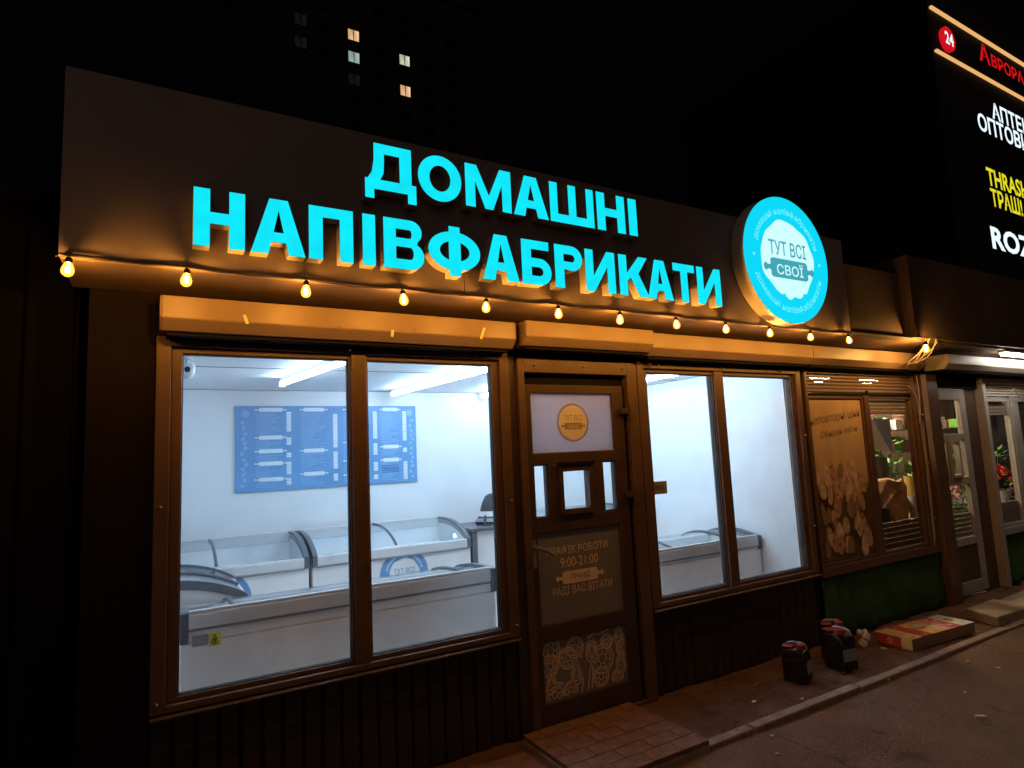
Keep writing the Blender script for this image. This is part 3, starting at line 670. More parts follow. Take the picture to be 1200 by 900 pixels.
# ------------------------------------------------------------------ festoon lights
SLG = thing('string_lights', 'string of glowing amber bulbs hanging under the fascia edge', 'string lights', (2.1, -.462, 2.33))
BY = -.490; kx = (3.1+BY)/(3.1-.47)
bx = [-.268, .106, .555, .984, 1.417, 1.846, 2.270, 2.698, 3.135, 3.557, 3.998, 4.446, 5.542]
bx = [x*kx for x in bx]
cab = []
for i, x in enumerate(bx):
    cab.append((x, -.461, 2.336))
    if i < len(bx)-1:
        n_ = bx[i+1]
        for k in range(1, 8):
            u = k/8; cab.append((x+(n_-x)*u, -.461-.002*math.sin(3*i+k), 2.336-(.004+.006*((i*7) % 3)/2)*math.sin(math.pi*u)+.0015*math.sin(k*2.3+i)))
cab = [(-.31, -.44, 2.336)] + cab + [(5.62, -.461, 2.336)]
MB().tube(cab, .0032, 5).build('cable', 'cable', SLG, smooth=True)
for x in bx:
    MB().tube([(x, -.457, 2.337), (x, BY+.012, 2.336), (x, BY, 2.328)], .0035, 5).build('bracket', 'cable', SLG, smooth=True)
gm = MB().lathe([(.004, .002), (.012, -.004), (.017, -.014), (.0225, -.030), (.0235, -.040), (.020, -.052), (.011, -.060), (.002, -.0625)], (0, 0, 0), 14)
fm = MB().lathe([(.002, -.014), (.0055, -.018), (.0078, -.028), (.0078, -.038), (.005, -.046), (.001, -.048)], (0, 0, 0), 8)
sm = MB().lathe([(.004, .022), (.010, .018), (.0135, .012), (.0145, -.004), (.012, -.006)], (0, 0, 0), 12)
first = None
for i, x in enumerate(bx):
    rx = random.uniform(-.12, .12)
    if first is None:
        g_ = gm.build('bulb', 'bulbglass', SLG, smooth=True); f_ = fm.build('filament', 'filament', g_); s_ = sm.build('socket', 'black', g_, smooth=True)
        first = (g_, f_, s_); f_.location = (0, 0, 0); s_.location = (0, 0, 0)
        root = g_
    else:
        root = first[0].copy(); COL.objects.link(root); root.parent = SLG
        for q in first[1:]:
            c = q.copy(); COL.objects.link(c); c.parent = root
            if i == 12 and q is first[1]: c.data = q.data.copy(); c.data.materials[0] = MT['filamentbright']
    root.location = Vector((x, BY - (.004 if i % 2 else 0), 2.304)) - SLG.location
    root.scale = (.88, .88, .88) if i < 12 else (1.15, 1.15, 1.15)
    root.rotation_euler = (rx, random.uniform(-.1, .1), 0)

# ------------------------------------------------------------------ inside the food shop
def tube_light(far, near, label):
    L = math.dist(far, near); a = math.atan2(-(near[0]-far[0]), near[1]-far[1])
    t = thing('tube_light', label, 'ceiling light', (*far, 2.2), a, 'tube lights on the shop ceiling')
    def P(b, nm, m, bev=0.):
        o = b.build(nm, m, None, bev); o.parent = t; o.location = (0, 0, 0)
    P(MB().box(-.012, .012, -L, 0, -.022, .0045) if near[1] < far[1] and False else MB().box(-.012, .012, 0, L, -.022, .0045), 'housing', 'offwhite', .002)
    P(MB().tube([(0, .012, -.042), (0, L-.012, -.042)], .017, 8), 'diffuser', 'tube')
    for yy in (-.002, L-.014): P(MB().box(-.020, .020, yy, yy+.016, -.064, -.0235), 'end_cap', 'offwhite')
tube_light((.828, 1.697), (1.065, .16), 'white tube light on the shop ceiling seen through the left pane, above the menu board')
tube_light((1.90, 2.306), (2.075, .16), 'long white tube light on the shop ceiling seen through the pane beside the door')
tube_light((2.895, 2.44), (2.70, .90), 'white tube light on the shop ceiling, only its end seen beside the door frame')
tube_light((3.75, 2.10), (3.75, .16), 'white tube light on the shop ceiling hidden above the right window')
# ceiling joint strip
MB().box(-.149, 4.414, 1.235, 1.243, 2.2005, 2.2048).build('ceiling_joint', 'graymid', K)

# menu board
MBd = thing('menu_board', 'wide blue menu board with four columns on the white back wall', 'menu board', (1.39, 2.49, 1.71))
mx0, mx1, mz0, mz1 = .598, 2.188, 1.348, 2.066; my = 2.484
MB().box(mx0, mx1, my, 2.498, mz0, mz1).build('board', 'blue', MBd, bevel=.001)
mw, mh = mx1-mx0, mz1-mz0
hdr = MB(); prc = MB(); lin = MB(); dec = MB(); ink = MB()
cols = [(.105, .245, .255), (.335, .465, .505), (.570, .70, .735), (.785, .895, .915)]
heads = [(.045, .375, .535, .680, .865), (.045, .545, .825), (.045, .46, .69, .865), (.045, .53, .70)]
bars = [[(.07, .32), (.38, .48), (.56, .62), (.67, .82), (.865, .94)], [(.10, .52), (.57, .79), (.84, .94)], [(.07, .42), (.48, .64), (.72, .83), (.88, .95)], [(.07, .46), (.55, .61), (.73, .96)]]
rm = random.Random(11)
for (c0, c1, p0), hs, bs_ in zip(cols, heads, bars):
    for h_ in hs:
        rolling_pin(hdr, mx0+mw*(c0+c1)/2, mz1-mh*h_, mw*(c1-c0)*.58, .017, my-.0005, t=.002)
    for a, b_ in bs_:
        z = a
        while z < b_-.01:
            prc.box(mx0+mw*p0, mx0+mw*(p0+.024), my-.002, my-.0005, mz1-mh*min(b_, z+.026), mz1-mh*z); z += .030
    z = .09
    while z < .96:
        if min(abs(z-h_) for h_ in hs) > .032 and any(a-.02 < z < b_+.02 for a, b_ in bs_):
            lin.box(mx0+mw*(c0-.005), mx0+mw*(c0-.005+(c1-c0)*rm.uniform(.45, 1.0)), my-.0018, my-.0005, mz1-mh*(z+.007), mz1-mh*z)
        z += .0215
for k in range(13):
    z = mz1-mh*(.2+.06*k)
    for xx in (mx0+.055+.012*(k % 3), mx1-.045-.012*(k % 2)):
        a = k*1.3; dec.prism_y([(xx+.020*math.cos(a+q), z+.020*math.sin(a+q)) for q in (0, 1.2, 2.2, 3.6)], my-.002, my-.0005)
dec.lathe_y([(.032, .0), (.032, -.002)], (mx0+.075, my-.0005, mz1-.065), 20); dec.lathe_y([(.030, .0), (.030, -.002)], (mx1-.065, my-.0005, mz1-.065), 20)
dec2 = MB(); text_on(dec2, 'ТУТ ВСІ', mx0+.050, mx0+.100, mz1-.062, mz1-.044, my-.003); text_on(dec2, 'СВОЇ', mx0+.055, mx0+.095, mz1-.088, mz1-.070, my-.003)
dec2.build('lettering', 'blue', MBd)
for r_ in range(4):
    for k in range(8):
        ink.box(mx0+mw*(.785+.013*k), mx0+mw*(.785+.013*k+.008), my-.0018, my-.0005, mz1-mh*(.765+.028*r_+.014), mz1-mh*(.765+.028*r_))
hdr.build('heading_strip', 'lightblue', MBd); prc.build('price_column', 'lightblue', MBd); lin.build('text_line', 'faintblue', MBd); dec.build('emblem', 'faintblue', MBd); ink.build('small_print', 'navy', MBd)

def sticker(mb_parent, cx, cz, r, y, m1='blue', wall=None):
    """Round shop emblem on a freezer front."""
    b = MB(); b.lathe_y([(r, 0), (r, -.0015)], (cx, y, cz), 40); o = b.build('round_sticker', 'blue', mb_parent)
    b = MB(); b.prism_y(wobble_disc(cx, cz, r*.63, 44, 8, .02), y-.0030, y-.0016)
    text_ring(b, 'домашні напівфабрикати', (cx, cz), r*.74, r*.14, 165, 15, y-.0022)
    b.build('sticker_print', 'white', o)
    b = MB(); text_on(b, 'ТУТ ВСІ', cx-r*.44, cx+r*.44, cz+r*.05, cz+r*.25, y-.0040, .01); rolling_pin(b, cx, cz-r*.16, r*.58, r*.15, y-.0032, t=.0006)
    b.build('emblem_print', 'blue', o)

def freezer(name, label, L, W, loc, rz, zf=.80, zb=.93, bulge=.055, group='white chest freezers in the shop', stick=None, mids=(.5,), grey_ends=True):
    """Chest freezer: along local x, customers' side at local y = 0, sliding curved glass lids."""
    t = thing(name, label, 'freezer', loc, rz, group)
    def P(b, nm, m, bev=0., sm=False, par=t):
        o = b.build(nm, m, None, bev, sm); o.parent = par; o.location = (0, 0, 0); return o
    h = zf
    P(MB().box(0, L, .012, W-.012, .07, h-.002), 'body', 'white', .012)
    P(MB().box(.03, L-.03, .04, W-.04, 0, .07), 'plinth', 'grey')
    # rim: front, back and ends, butted
    rr = MB().box(.035, L-.035, .0, .045, h, h+.072).box(.035, L-.035, W-.045, W, zb, zb+.072)
    P(rr, 'rim', 'rim', .006)
    P(MB().box(.012, L-.012, W-.040, W-.0125, h-.001, zb-.001), 'back_panel', 'white')
    P(MB().box(.03, L-.03, -.002, .010, h-.012, h-.002).box(.03, L-.03, W-.0124, W-.003, zb-.012, zb-.002), 'rim_shadow_gap', 'graymid')
    n = 12
    def prof(t_, lift=0.0):
        y = .02+(W-.04)*t_; z = h+.072+(zb-zf)*t_**.8+bulge*math.sin(math.pi*min(1, t_*.92+.08))*(1-.25*t_)
        return y, z+lift
    pts = [prof(i/n) for i in range(n+1)]
    for x0, x1 in ((0, .036), (L-.036, L)):
        top = [(0, h+.078)] + [prof(i/n, .012) for i in range(n+1)] + [(W, h+.078+(zb-zf))]
        low = [(min(W-.03, max(.03, y)), z-.052) for y, z in top]; low[0] = (.03, h-.004); low[-1] = (W-.03, h-.004)
        b = MB(); m_ = len(top); o_ = len(b.v)
        ring_ = [(0, h-.004)] + top + [(W, h-.004)]; inn = [(.03, h-.004)] + low[1:-1] + [(W-.03, h-.004)]
        inn = [(.03, h-.004), (.03, low[1][1]-.004)] + low[1:-1] + [(W-.03, low[-2][1]-.004), (W-.03, h-.004)]
        k = len(ring_)
        b.v = [(x0, y, z) for y, z in ring_] + [(x1, y, z) for y, z in ring_] + [(x0, y, z) for y, z in inn] + [(x1, y, z) for y, z in inn]
        for q in range(k-1):
            b.f += [(q, q+1, q+1+k, q+k), (q+2*k, q+3*k, q+1+3*k, q+1+2*k), (q, q+2*k, q+1+2*k, q+1), (q+k, q+1+k, q+1+3*k, q+3*k)]; b.mi += [0]*4
        P(b, 'end_cap', 'grey')
        P(MB().prism_x(inn, x0+.006, x1-.006), 'end_panel', 'offwhite')
    P(MB().box(.036, L-.036, W-.030, W-.004, zb+.0725, zb+.088), 'back_rail', 'rim', .003)
    xs = [.036] + [L*m_ for m_ in mids] + [L-.036]
    for i in range(len(xs)-1):
        b = MB()
        lift = .004 if i % 2 else 0
        for k in range(n):
            (ya, za), (yb_, zb_) = prof(k/n, lift), prof((k+1)/n, lift)
            b.add([(xs[i]+.002, ya, za), (xs[i+1]-.002, ya, za), (xs[i+1]-.002, yb_, zb_), (xs[i]+.002, yb_, zb_), (xs[i]+.002, ya, za-.004), (xs[i+1]-.002, ya, za-.004), (xs[i+1]-.002, yb_, zb_-.004), (xs[i]+.002, yb_, zb_-.004)],
                  [(0, 1, 2, 3), (7, 6, 5, 4)])
        P(b, 'glass_lid', 'lidglass', 0, True)
    for m_ in mids:
        b = MB(); b.tube([(L*m_, *prof(i/n, .006)) for i in range(n+1)], .011, 6); P(b, 'lid_frame', 'grey', 0, True)
    P(MB().box(.05, L-.05, .05, W-.05, h-.10, h-.06), 'food_layer', 'offwhite')
    P(MB().box(L*.08, L*.10, .002, .02, h+.010, h+.05), 'lid_handle', 'graymid')
    if stick:
        cx, cz, r = stick
        q0 = len(bpy.data.objects)
        b = MB(); b.lathe_y([(r, 0.0), (r, -.0015)], (cx, .011, cz), 44); so = P(b, 'round_sticker', 'blue')
        b = MB(); b.prism_y(wobble_disc(cx, cz, r*.63, 44, 8, .02), .0078, .0093)
        text_ring(b, 'домашні напівфабрикати', (cx, cz), r*.73, r*.15, 165, 15, .0088)
        P(b, 'sticker_print', 'white', par=so)
        b = MB(); text_on(b, 'ТУТ ВСІ', cx-r*.44, cx+r*.44, cz+r*.05, cz+r*.25, .0070, .01); rolling_pin(b, cx, cz-r*.16, r*.58, r*.15, .0076, t=.0004)
        P(b, 'emblem_print', 'blue', par=so)
    return t
freezer('chest_freezer', 'white chest freezer at the back wall under the left part of the menu board', 1.17, .66, (-.13, 1.80, 0), 0, .785, .92, stick=(.56, .62, .21), mids=(.46,))
freezer('chest_freezer', 'white chest freezer at the back wall with a large round blue emblem', 1.33, .66, (1.065, 1.80, 0), 0, .785, .92, stick=(.725, .635, .205), mids=(.50,))
freezer('chest_freezer', 'white chest freezer standing sideways at the left wall behind the window freezer', .76, .64, (.52, 1.02, 0), R(90), .715, .84, mids=(.45,))
F1 = freezer('chest_freezer', 'long white chest freezer behind the left window with a yellow warning label', 1.75, .55, (1.885, .97, 0), R(180), .715, .775, bulge=.018, mids=(.12, .86))
F2 = freezer('chest_freezer', 'white chest freezer behind the right window with grey corner caps', 1.56, .58, (4.40, 1.0, 0), R(180), .69, .715, bulge=.06, mids=(.22, .62))
freezer('chest_freezer', 'white chest freezer at the back wall seen low through the right window', 1.38, .66, (2.93, 1.80, 0), 0, .785, .90, mids=(.5,))
# labels on the back of the window freezer (its back faces the street)
def on_front(parent, mb, nm, m): 
    o = mb.build(nm, m, None); o.parent = parent; o.matrix_parent_inverse = (Matrix.Translation(parent.location) @ Matrix.Rotation(parent.rotation_euler.z, 4, 'Z')).inverted(); return o
fy1 = .4315
on_front(F1, MB().box(.188, .260, fy1-.0015, fy1, .690, .742), 'rating_plate', 'graymid')
on_front(F1, MB().box(.264, .316, fy1-.0015, fy1, .680, .742), 'warning_label', 'yellow')
wl = MB(); WX, WZ = .035, -.060
for (a, c) in (((.238, .757), (.272, .757)), ((.272, .757), (.255, .793)), ((.255, .793), (.238, .757))):
    d = Vector((c[0]-a[0], c[1]-a[1])); n_ = Vector((-d.y, d.x)).normalized()*.002; a = (a[0]+WX, a[1]+WZ); c = (c[0]+WX, c[1]+WZ)
    wl.prism_y([(a[0]-n_.x, a[1]-n_.y), (c[0]-n_.x, c[1]-n_.y), (c[0]+n_.x, c[1]+n_.y), (a[0]+n_.x, a[1]+n_.y)], fy1-.0028, fy1-.0016)
wl.prism_y([(x+WX, z+WZ) for x, z in ((.249, .761), (.261, .761), (.259, .768), (.263, .773), (.257, .775), (.255, .783), (.253, .775), (.247, .773), (.251, .768))], fy1-.0028, fy1-.0016).box(.243+WX, .267+WX, fy1-.0028, fy1-.0016, .746+WZ, .750+WZ)
on_front(F1, wl, 'warning_symbol', 'ink')

# counter by the freezers, with a bag on it
CT = thing('sales_counter', 'white counter with dark edges beside the back freezers', 'counter', (2.66, 2.0, 0))
MB().box(2.470, 2.90, 1.84, 2.30, .05, .905).build('cabinet', 'white', CT, bevel=.004)
MB().box(2.412, 2.463, 1.81, 2.30, .0, .905).build('leg', 'grey', CT, bevel=.004)
MB().box(2.402, 2.92, 1.80, 2.32, .9065, .935).build('top', 'grey', CT, bevel=.004)
bg = thing('shoulder_bag', 'dark grey bag with a pale stripe lying on the white counter', 'bag', (2.72, 2.0, .936))
bb_ = MB()
prof = [(.0, .005), (.135, .0), (.150, .03), (.135, .06), (.120, .075), (.112, .12), (.090, .19), (.055, .25), (.02, .272), (.0, .275)]
for i, (r_, z) in enumerate(prof):
    for k in range(18):
        t = 2*math.pi*k/18; q = 1+.07*math.sin(3*t+z*14)+.05*math.sin(5*t-z*22)
        bb_.v.append((2.72+max(r_, .001)*q*math.cos(t), 2.02+max(r_, .001)*.8*q*math.sin(t), .936+z))
for i in range(len(prof)-1):
    for k in range(18):
        bb_.f.append((i*18+k, i*18+(k+1) % 18, (i+1)*18+(k+1) % 18, (i+1)*18+k)); bb_.mi.append(1 if i in (4,) else (2 if i == 2 else 0))
bb_.build('body', ['bag', 'whitecloth', 'graymid'], bg, smooth=True)
MB().tube([(2.62, 1.95, 1.02), (2.60, 1.93, .96), (2.585, 1.90, .942), (2.64, 1.87, .942)], .012, 6).build('strap', 'bag', bg, smooth=True)
# camera under the ceiling
sc = thing('security_camera', 'small white camera under the ceiling inside the left window', 'camera', (.17, .9, 2.2))
MB().lathe([(.030, .0), (.030, -.010), (.012, -.014), (.012, -.030)], (.170, .92, 2.2035), 12).build('bracket', 'offwhite', sc, smooth=True)
MB().lathe([(.012, -.028), (.040, -.034), (.046, -.060), (.040, -.100), (.024, -.120), (.002, -.125)], (.170, .92, 2.2035), 16).build('housing', 'offwhite', sc, smooth=True)
MB().lathe_y([(.016, 0), (.016, -.008)], (.17, .877, 2.13), 14).build('lens', 'ink', sc)
# small notice behind the right window
nb = MB().box(2.8165, 3.008, .0255, .0285, 1.248, 1.332).build('notice_card', 'notice', None)
tag(nb, 'small brown card with a faded word behind the right window', 'notice')
text_on(MB(), 'ЗАЧИНЕНО', 2.845, 2.985, 1.276, 1.306, .0250, .006).build('lettering', 'ink', nb)

# ------------------------------------------------------------------ step at the door
stp = thing('door_step', 'low step of worn red brown pavers in front of the shop door', 'step', (2.1, -.36, 0))
SX0, SX1, SY0, SY1 = 1.760, 2.512, -.662, -.038
MB().box(SX0, SX1, SY0, SY1, -.05, .026).build('slab', 'slab', stp, bevel=.008)
shapes = {}
def paver(x0, x1, y0, y1):
    k = (round(x1-x0, 4), round(y1-y0, 4))
    if k not in shapes:
        o = MB().box(.0015, k[0]-.0015, .0015, k[1]-.0015, 0, .024).build('paver', 'tile', stp, bevel=.003); shapes[k] = o.data; o.location = (0, 0, 0)
    else: o = link('paver', shapes[k], stp, .003)
    o.location = Vector((x0, y0, .0245+random.uniform(-.001, .002))) - stp.location
    o.rotation_euler = (random.uniform(-.006, .006), random.uniform(-.006, .006), 0)
rows = [(-.661, -.557), (-.557, -.453), (-.453, -.349), (-.349, -.245), (-.245, -.141), (-.141, -.039)]
for r_, (ya, yb_) in enumerate(rows):
    x = SX0+.001; first_w = .094 if r_ % 2 else .188
    while x < SX1-.01:
        wd = min(first_w, SX1-.001-x); first_w = .188
        paver(x, x+wd, ya, yb_); x += wd
lw = thing('lower_slab', 'broken paving slab lying beside the step at the shop door', 'slab', (1.4, -.45, 0))
MB().prism_z([(1.05, -.58), (1.70, -.59), (1.70, -.16), (1.30, -.13), (1.02, -.30)], -.03, .026).build('slab', 'tile', lw, bevel=.006)
MB().prism_z([(.42, -.57), (1.03, -.585), (1.00, -.305), (.45, -.24)], -.03, .020).build('slab', 'tile', lw, bevel=.006)

# ------------------------------------------------------------------ flower kiosk
G = thing('flower_kiosk', 'brown flower kiosk with old glazing and green base panels right of the food shop', 'kiosk', (7.0, 0, 0))
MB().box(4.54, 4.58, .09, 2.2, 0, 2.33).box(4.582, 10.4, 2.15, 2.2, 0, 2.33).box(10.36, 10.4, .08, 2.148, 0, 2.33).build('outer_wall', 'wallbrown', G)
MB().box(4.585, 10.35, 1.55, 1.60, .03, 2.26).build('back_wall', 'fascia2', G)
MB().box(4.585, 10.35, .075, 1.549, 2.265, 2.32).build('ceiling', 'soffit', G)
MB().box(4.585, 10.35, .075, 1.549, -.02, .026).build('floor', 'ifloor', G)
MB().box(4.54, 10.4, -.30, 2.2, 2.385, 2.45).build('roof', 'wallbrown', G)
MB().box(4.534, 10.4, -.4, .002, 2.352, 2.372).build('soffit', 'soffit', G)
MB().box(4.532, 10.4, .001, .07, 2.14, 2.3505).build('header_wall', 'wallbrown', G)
# fascia: recessed stretch beside the food shop sign, then the proud one
MB().box(4.545, 4.905, -.36, -.32, 2.3735, 2.93).build('fascia_panel', 'fascia2', G)
MB().box(4.907, 5.45, -.36, -.32, 2.3735, 2.93).build('fascia_panel', 'fascia2', G)
MB().box(5.455, 7.20, -.45, -.40, 2.368, 3.075).build('fascia_panel', 'fascia2', G, bevel=.003)
MB().box(7.203, 10.4, -.45, -.40, 2.368, 3.075).build('fascia_panel', 'fascia2', G, bevel=.003)
MB().box(5.455, 5.49, -.3995, -.05, 2.374, 3.07).build('fascia_panel', 'fascia2', G)
# first window: printed film left, clear pane right, shutter slats at its head
W3 = ring(4.531, 6.300, .490, 2.132, .03, .15, .07, .03, -.03, .068).build('window', 'frame', G, bevel=.004)
MB().box(5.350, 5.422, -.022, .06, .56, 1.93).build('mullion', 'frame', W3, bevel=.004)
MB().box(4.561, 6.149, .0, .06, 1.918, 1.945).build('shutter_bottom_bar', 'dark', W3)
for k in range(5):
    z = 1.947+k*.0305
    MB().prism_x([(.02, z+.001), (.004, z+.004), (-.004, z+.012), (-.004, z+.022), (.004, z+.0285), (.02, z+.0295)], 4.5625, 6.148).build('shutter_slat', 'box', W3)
ring(4.5625, 5.3485, .5605, 1.9175, .022, .022, .02, .02, -.008, .045).build('sash', 'frame', W3, bevel=.003)
ring(5.4235, 6.1485, .5605, 1.9175, .022, .03, .02, .02, -.008, .045).build('sash', 'frame', W3, bevel=.003)
fl = MB().box(4.583, 5.328, .008, .012, .579, 1.899).build('photo_film', 'film', W3, label='tan printed film with pale petals on the left pane')
MB().box(4.583, 5.328, .014, .018, .579, 1.899).build('pane', 'oldglass', W3)
MB().box(5.444, 6.120, .014, .018, .579, 1.899).build('pane', 'oldglass', W3)
for row in (('неповторні ціни', 4.60, 5.30, 1.66, 1.75), ('Обирай квіти', 4.72, 5.24, 1.545, 1.615)):
    b = text_on(MB(), *row, .0065, .012); b.v = [(x, y, z+(x-4.6)*.10) for x, y, z in b.v]   # lettering climbs to the right
    b.build('lettering', 'card', fl)
rp = random.Random(4)
for k in range(54):
    cx = 4.635+.073*(k % 9)+rp.uniform(-.035, .035); cz = 1.30-.115*(k//9)+rp.uniform(-.06, .06); a = rp.uniform(-.25, .25); rx_, rz_ = rp.uniform(.030, .050), rp.uniform(.06, .11)
    if rp.random() < .30: continue
    pts = []
    for i in range(16):
        t = 2*math.pi*i/16; px, pz = rx_*math.cos(t)*(1-.25*math.sin(t)), rz_*math.sin(t)
        pts.append((min(5.325, max(4.586, cx+px*math.cos(a)-pz*math.sin(a))), min(1.89, max(.582, cz+px*math.sin(a)+pz*math.cos(a)))))
    MB().prism_y(pts, .0060-.00004*k, .0078).build('petal', ('petaltan', 'petalpale', 'petalrose', 'kraft', 'card')[rp.choice((0, 0, 1, 1, 1, 2, 2, 3, 4))], fl)
# inner blind slats at the foot and head of the clear pane
for k in range(5):
    MB().box(5.450, 6.115, .030, .044, .600+k*.045, .632+k*.045).build('shutter_slat', 'frame', W3, bevel=.003)
for k in range(4):
    MB().box(5.450, 6.115, .030, .044, 1.765+k*.033, 1.793+k*.033).build('shutter_slat', 'slatw', W3, bevel=.003)
screws([(4.70, 2.118), (5.35, 2.115), (6.24, 1.3), (6.24, .8), (6.24, 1.75)], W3)
MB().box(5.372, 5.398, -.034, -.0225, 1.93, 1.97).build('latch', 'dark', W3)
# post and door
MB().box(6.345, 6.540, -.055, .068, 0, 2.139).build('post', 'frame', G, bevel=.006)
MB().box(7.46, 7.53, -.05, .068, 0, 2.139).build('post', 'gframe', G, bevel=.006)
MB().box(6.543, 7.458, .0, .066, 2.02, 2.139).build('shaded_door_head', 'dark', G)  # near-black colour paints in the shade under the shutter box
FD = MB(); ya, yb_ = .01, .055
FD.box(6.560, 6.615, ya, yb_, .03, 2.01).box(7.075, 7.19, ya, yb_, .03, 2.01).box(6.615, 7.075, ya, yb_, 1.90, 2.01).box(6.615, 7.075, ya, yb_, 1.50, 1.56)
FD.box(6.615, 7.075, ya, yb_, 1.06, 1.13).box(6.615, 7.075, ya, yb_, .48, .55).box(6.615, 7.075, ya, yb_, .03, .14).box(6.70, 6.74, ya, yb_, 1.13, 1.50).box(6.94, 6.985, ya, yb_, 1.13, 1.50)
fdoor = FD.build('door', 'gframe', G, bevel=.004, label='grey brown flower kiosk door with upper and middle panes')
for (a, b_, c, d) in ((6.615, 7.075, 1.56, 1.90), (6.615, 6.70, 1.13, 1.50), (6.985, 7.075, 1.13, 1.50), (6.615, 7.075, .55, 1.06)):
    MB().box(a, b_, .03, .035, c, d).build('pane', 'oldglass', fdoor)
ring(6.7405, 6.9395, 1.1305, 1.4995, .03, .03, .03, .03, -.008, .04).build('hatch', 'gframe', fdoor, bevel=.003)
MB().box(6.7405, 6.9395, .026, .032, 1.131, 1.499).build('pane', 'oldglass', fdoor)
MB().box(6.615, 7.075, .02, .045, .14, .48).build('lower_panel', 'door', fdoor)
for k in range(5): MB().box(6.62, 7.07, .040, .052, .565+k*.045, .597+k*.045).build('slat', 'gframe', fdoor, bevel=.002)
MB().box(7.20, 7.455, .03, .066, .0, 2.018).build('side_panel', 'door', G)
# second window
W4 = ring(7.535, 10.2, .500, 2.139, .045, .05, .07, .03, -.03, .068).build('window', 'gframe', G, bevel=.004)
MB().box(8.13, 8.30, -.02, .06, .57, 1.93).build('mullion', 'gframe', W4, bevel=.004)
for k in range(6):
    z = 1.932+k*.0295
    MB().prism_x([(.02, z+.001), (.004, z+.004), (-.004, z+.012), (-.004, z+.022), (.004, z+.0275), (.02, z+.0285)], 7.581, 10.149).build('shutter_slat', 'slatw', W4)
MB().box(7.580, 10.15, .0, .05, 1.905, 1.9315).build('shutter_bottom_bar', 'graymid', W4)
ring(7.5815, 8.1285, .5715, 1.9035, .035, .035, .035, .02, -.008, .045).build('sash', 'gframe', W4, bevel=.003)
ring(8.3015, 10.1485, .5715, 1.9035, .035, .035, .035, .02, -.008, .045).build('sash', 'gframe', W4, bevel=.003)
MB().box(7.617, 8.093, .014, .018, .607, 1.883).build('pane', 'oldglass', W4)
MB().box(8.337, 10.113, .014, .018, .607, 1.883).build('pane', 'oldglass', W4)
for k in range(4): MB().box(7.62, 8.09, .030, .044, 1.74+k*.034, 1.768+k*.034).build('shutter_slat', 'slatw', W4, bevel=.003)
MB().box(7.62, 8.09, .03, .045, .61, .82).build('lower_panel', 'gframe', W4)
shutter_box(4.468, 6.115, G, .175, 2.298, 2.200)
shutter_box(6.42, 10.3, G, .23, 2.305, 2.215, m='slatw')
# green tarpaulin over the base
def tarp(x0, x1, seed):
    b = MB(); rr = random.Random(seed); n = 40; m_ = 8
    ph = [rr.uniform(0, 6) for _ in range(4)]
    for j in range(m_+1):
        for i in range(n+1):
            u = i/n; v = j/m_; x = x0+(x1-x0)*u
            d = .012*math.sin(u*22+ph[0])*(1-.5*v)+.010*math.sin(u*47+ph[1]+v*2)*(1-v)+.006*math.sin(u*9+v*5+ph[2])+(.035*math.exp(-((u-.06)/.03)**2)+.028*math.exp(-((u-.17)/.025)**2))*(1-.35*v)
            b.v.append((x, .012-d-.015*(1-v), .012+.465*v))
    for j in range(m_):
        for i in range(n):
            a = j*(n+1)+i; b.f.append((a, a+1, a+n+2, a+n+1)); b.mi.append(0)
    o = b.build('green_tarpaulin', 'green', G, smooth=True)
    md = o.modifiers.new('thickness', 'SOLIDIFY'); md.thickness = .004
tarp(4.535, 6.340, 1); tarp(7.535, 10.1, 2)
MB().box(4.532, 6.342, .035, .068, 0, .489).build('base_wall', 'dark', G); MB().box(7.533, 10.2, .035, .068, 0, .499).build('base_wall', 'dark', G)
# step blocks by the flower door
t = thing('concrete_block', 'pale concrete step block in front of the flower kiosk door', 'step', (6.3, -.42, 0))
MB().prism_z([(5.99, -.31), (5.88, -.585), (6.40, -.60), (6.52, -.30)], .0, .085).build('slab', 'slab', t, bevel=.010)
t = thing('flat_paving_slab', 'flat paving slab on the soil beyond the flower kiosk step', 'slab', (6.9, -.4, 0))
MB().prism_z([(6.55, -.28), (6.43, -.60), (7.4, -.62), (7.4, -.24)], .0, .045).build('slab', 'slab', t, bevel=.008)

# lamp under the flower kiosk fascia
t = thing('fascia_tube_lamp', 'bright white tube lamp under the flower kiosk fascia at the right edge', 'lamp', (7.6, -.36, 2.35))
MB().box(7.18, 8.40, -.40, -.33, 2.328, 2.3515).build('housing', 'offwhite', t, bevel=.004)
MB().prism_x([(-.395, 2.3275), (-.385, 2.300), (-.345, 2.300), (-.335, 2.3275)], 7.20, 8.38).build('diffuser', 'streettube', t)
# lamp inside the flower shop
for i, (x, lab) in enumerate(((6.1, 'small warm ceiling lamp inside the flower kiosk behind the first window'), (7.0, 'small warm ceiling lamp inside the flower kiosk behind its door'), (8.7, 'small warm ceiling lamp inside the flower kiosk behind the right window'))):
    t = thing('ceiling_lamp', lab, 'lamp', (x, .85, 2.26))
    MB().lathe([(.10, .0), (.11, -.02), (.09, -.03)], (x, .85, 2.2645), 20).build('base', 'offwhite', t)
    MB().lathe([(.09, -.031), (.10, -.05), (.08, -.08), (.03, -.095), (.002, -.097)], (x, .85, 2.2645), 14).build('shade', 'shoplamp', t, smooth=True)

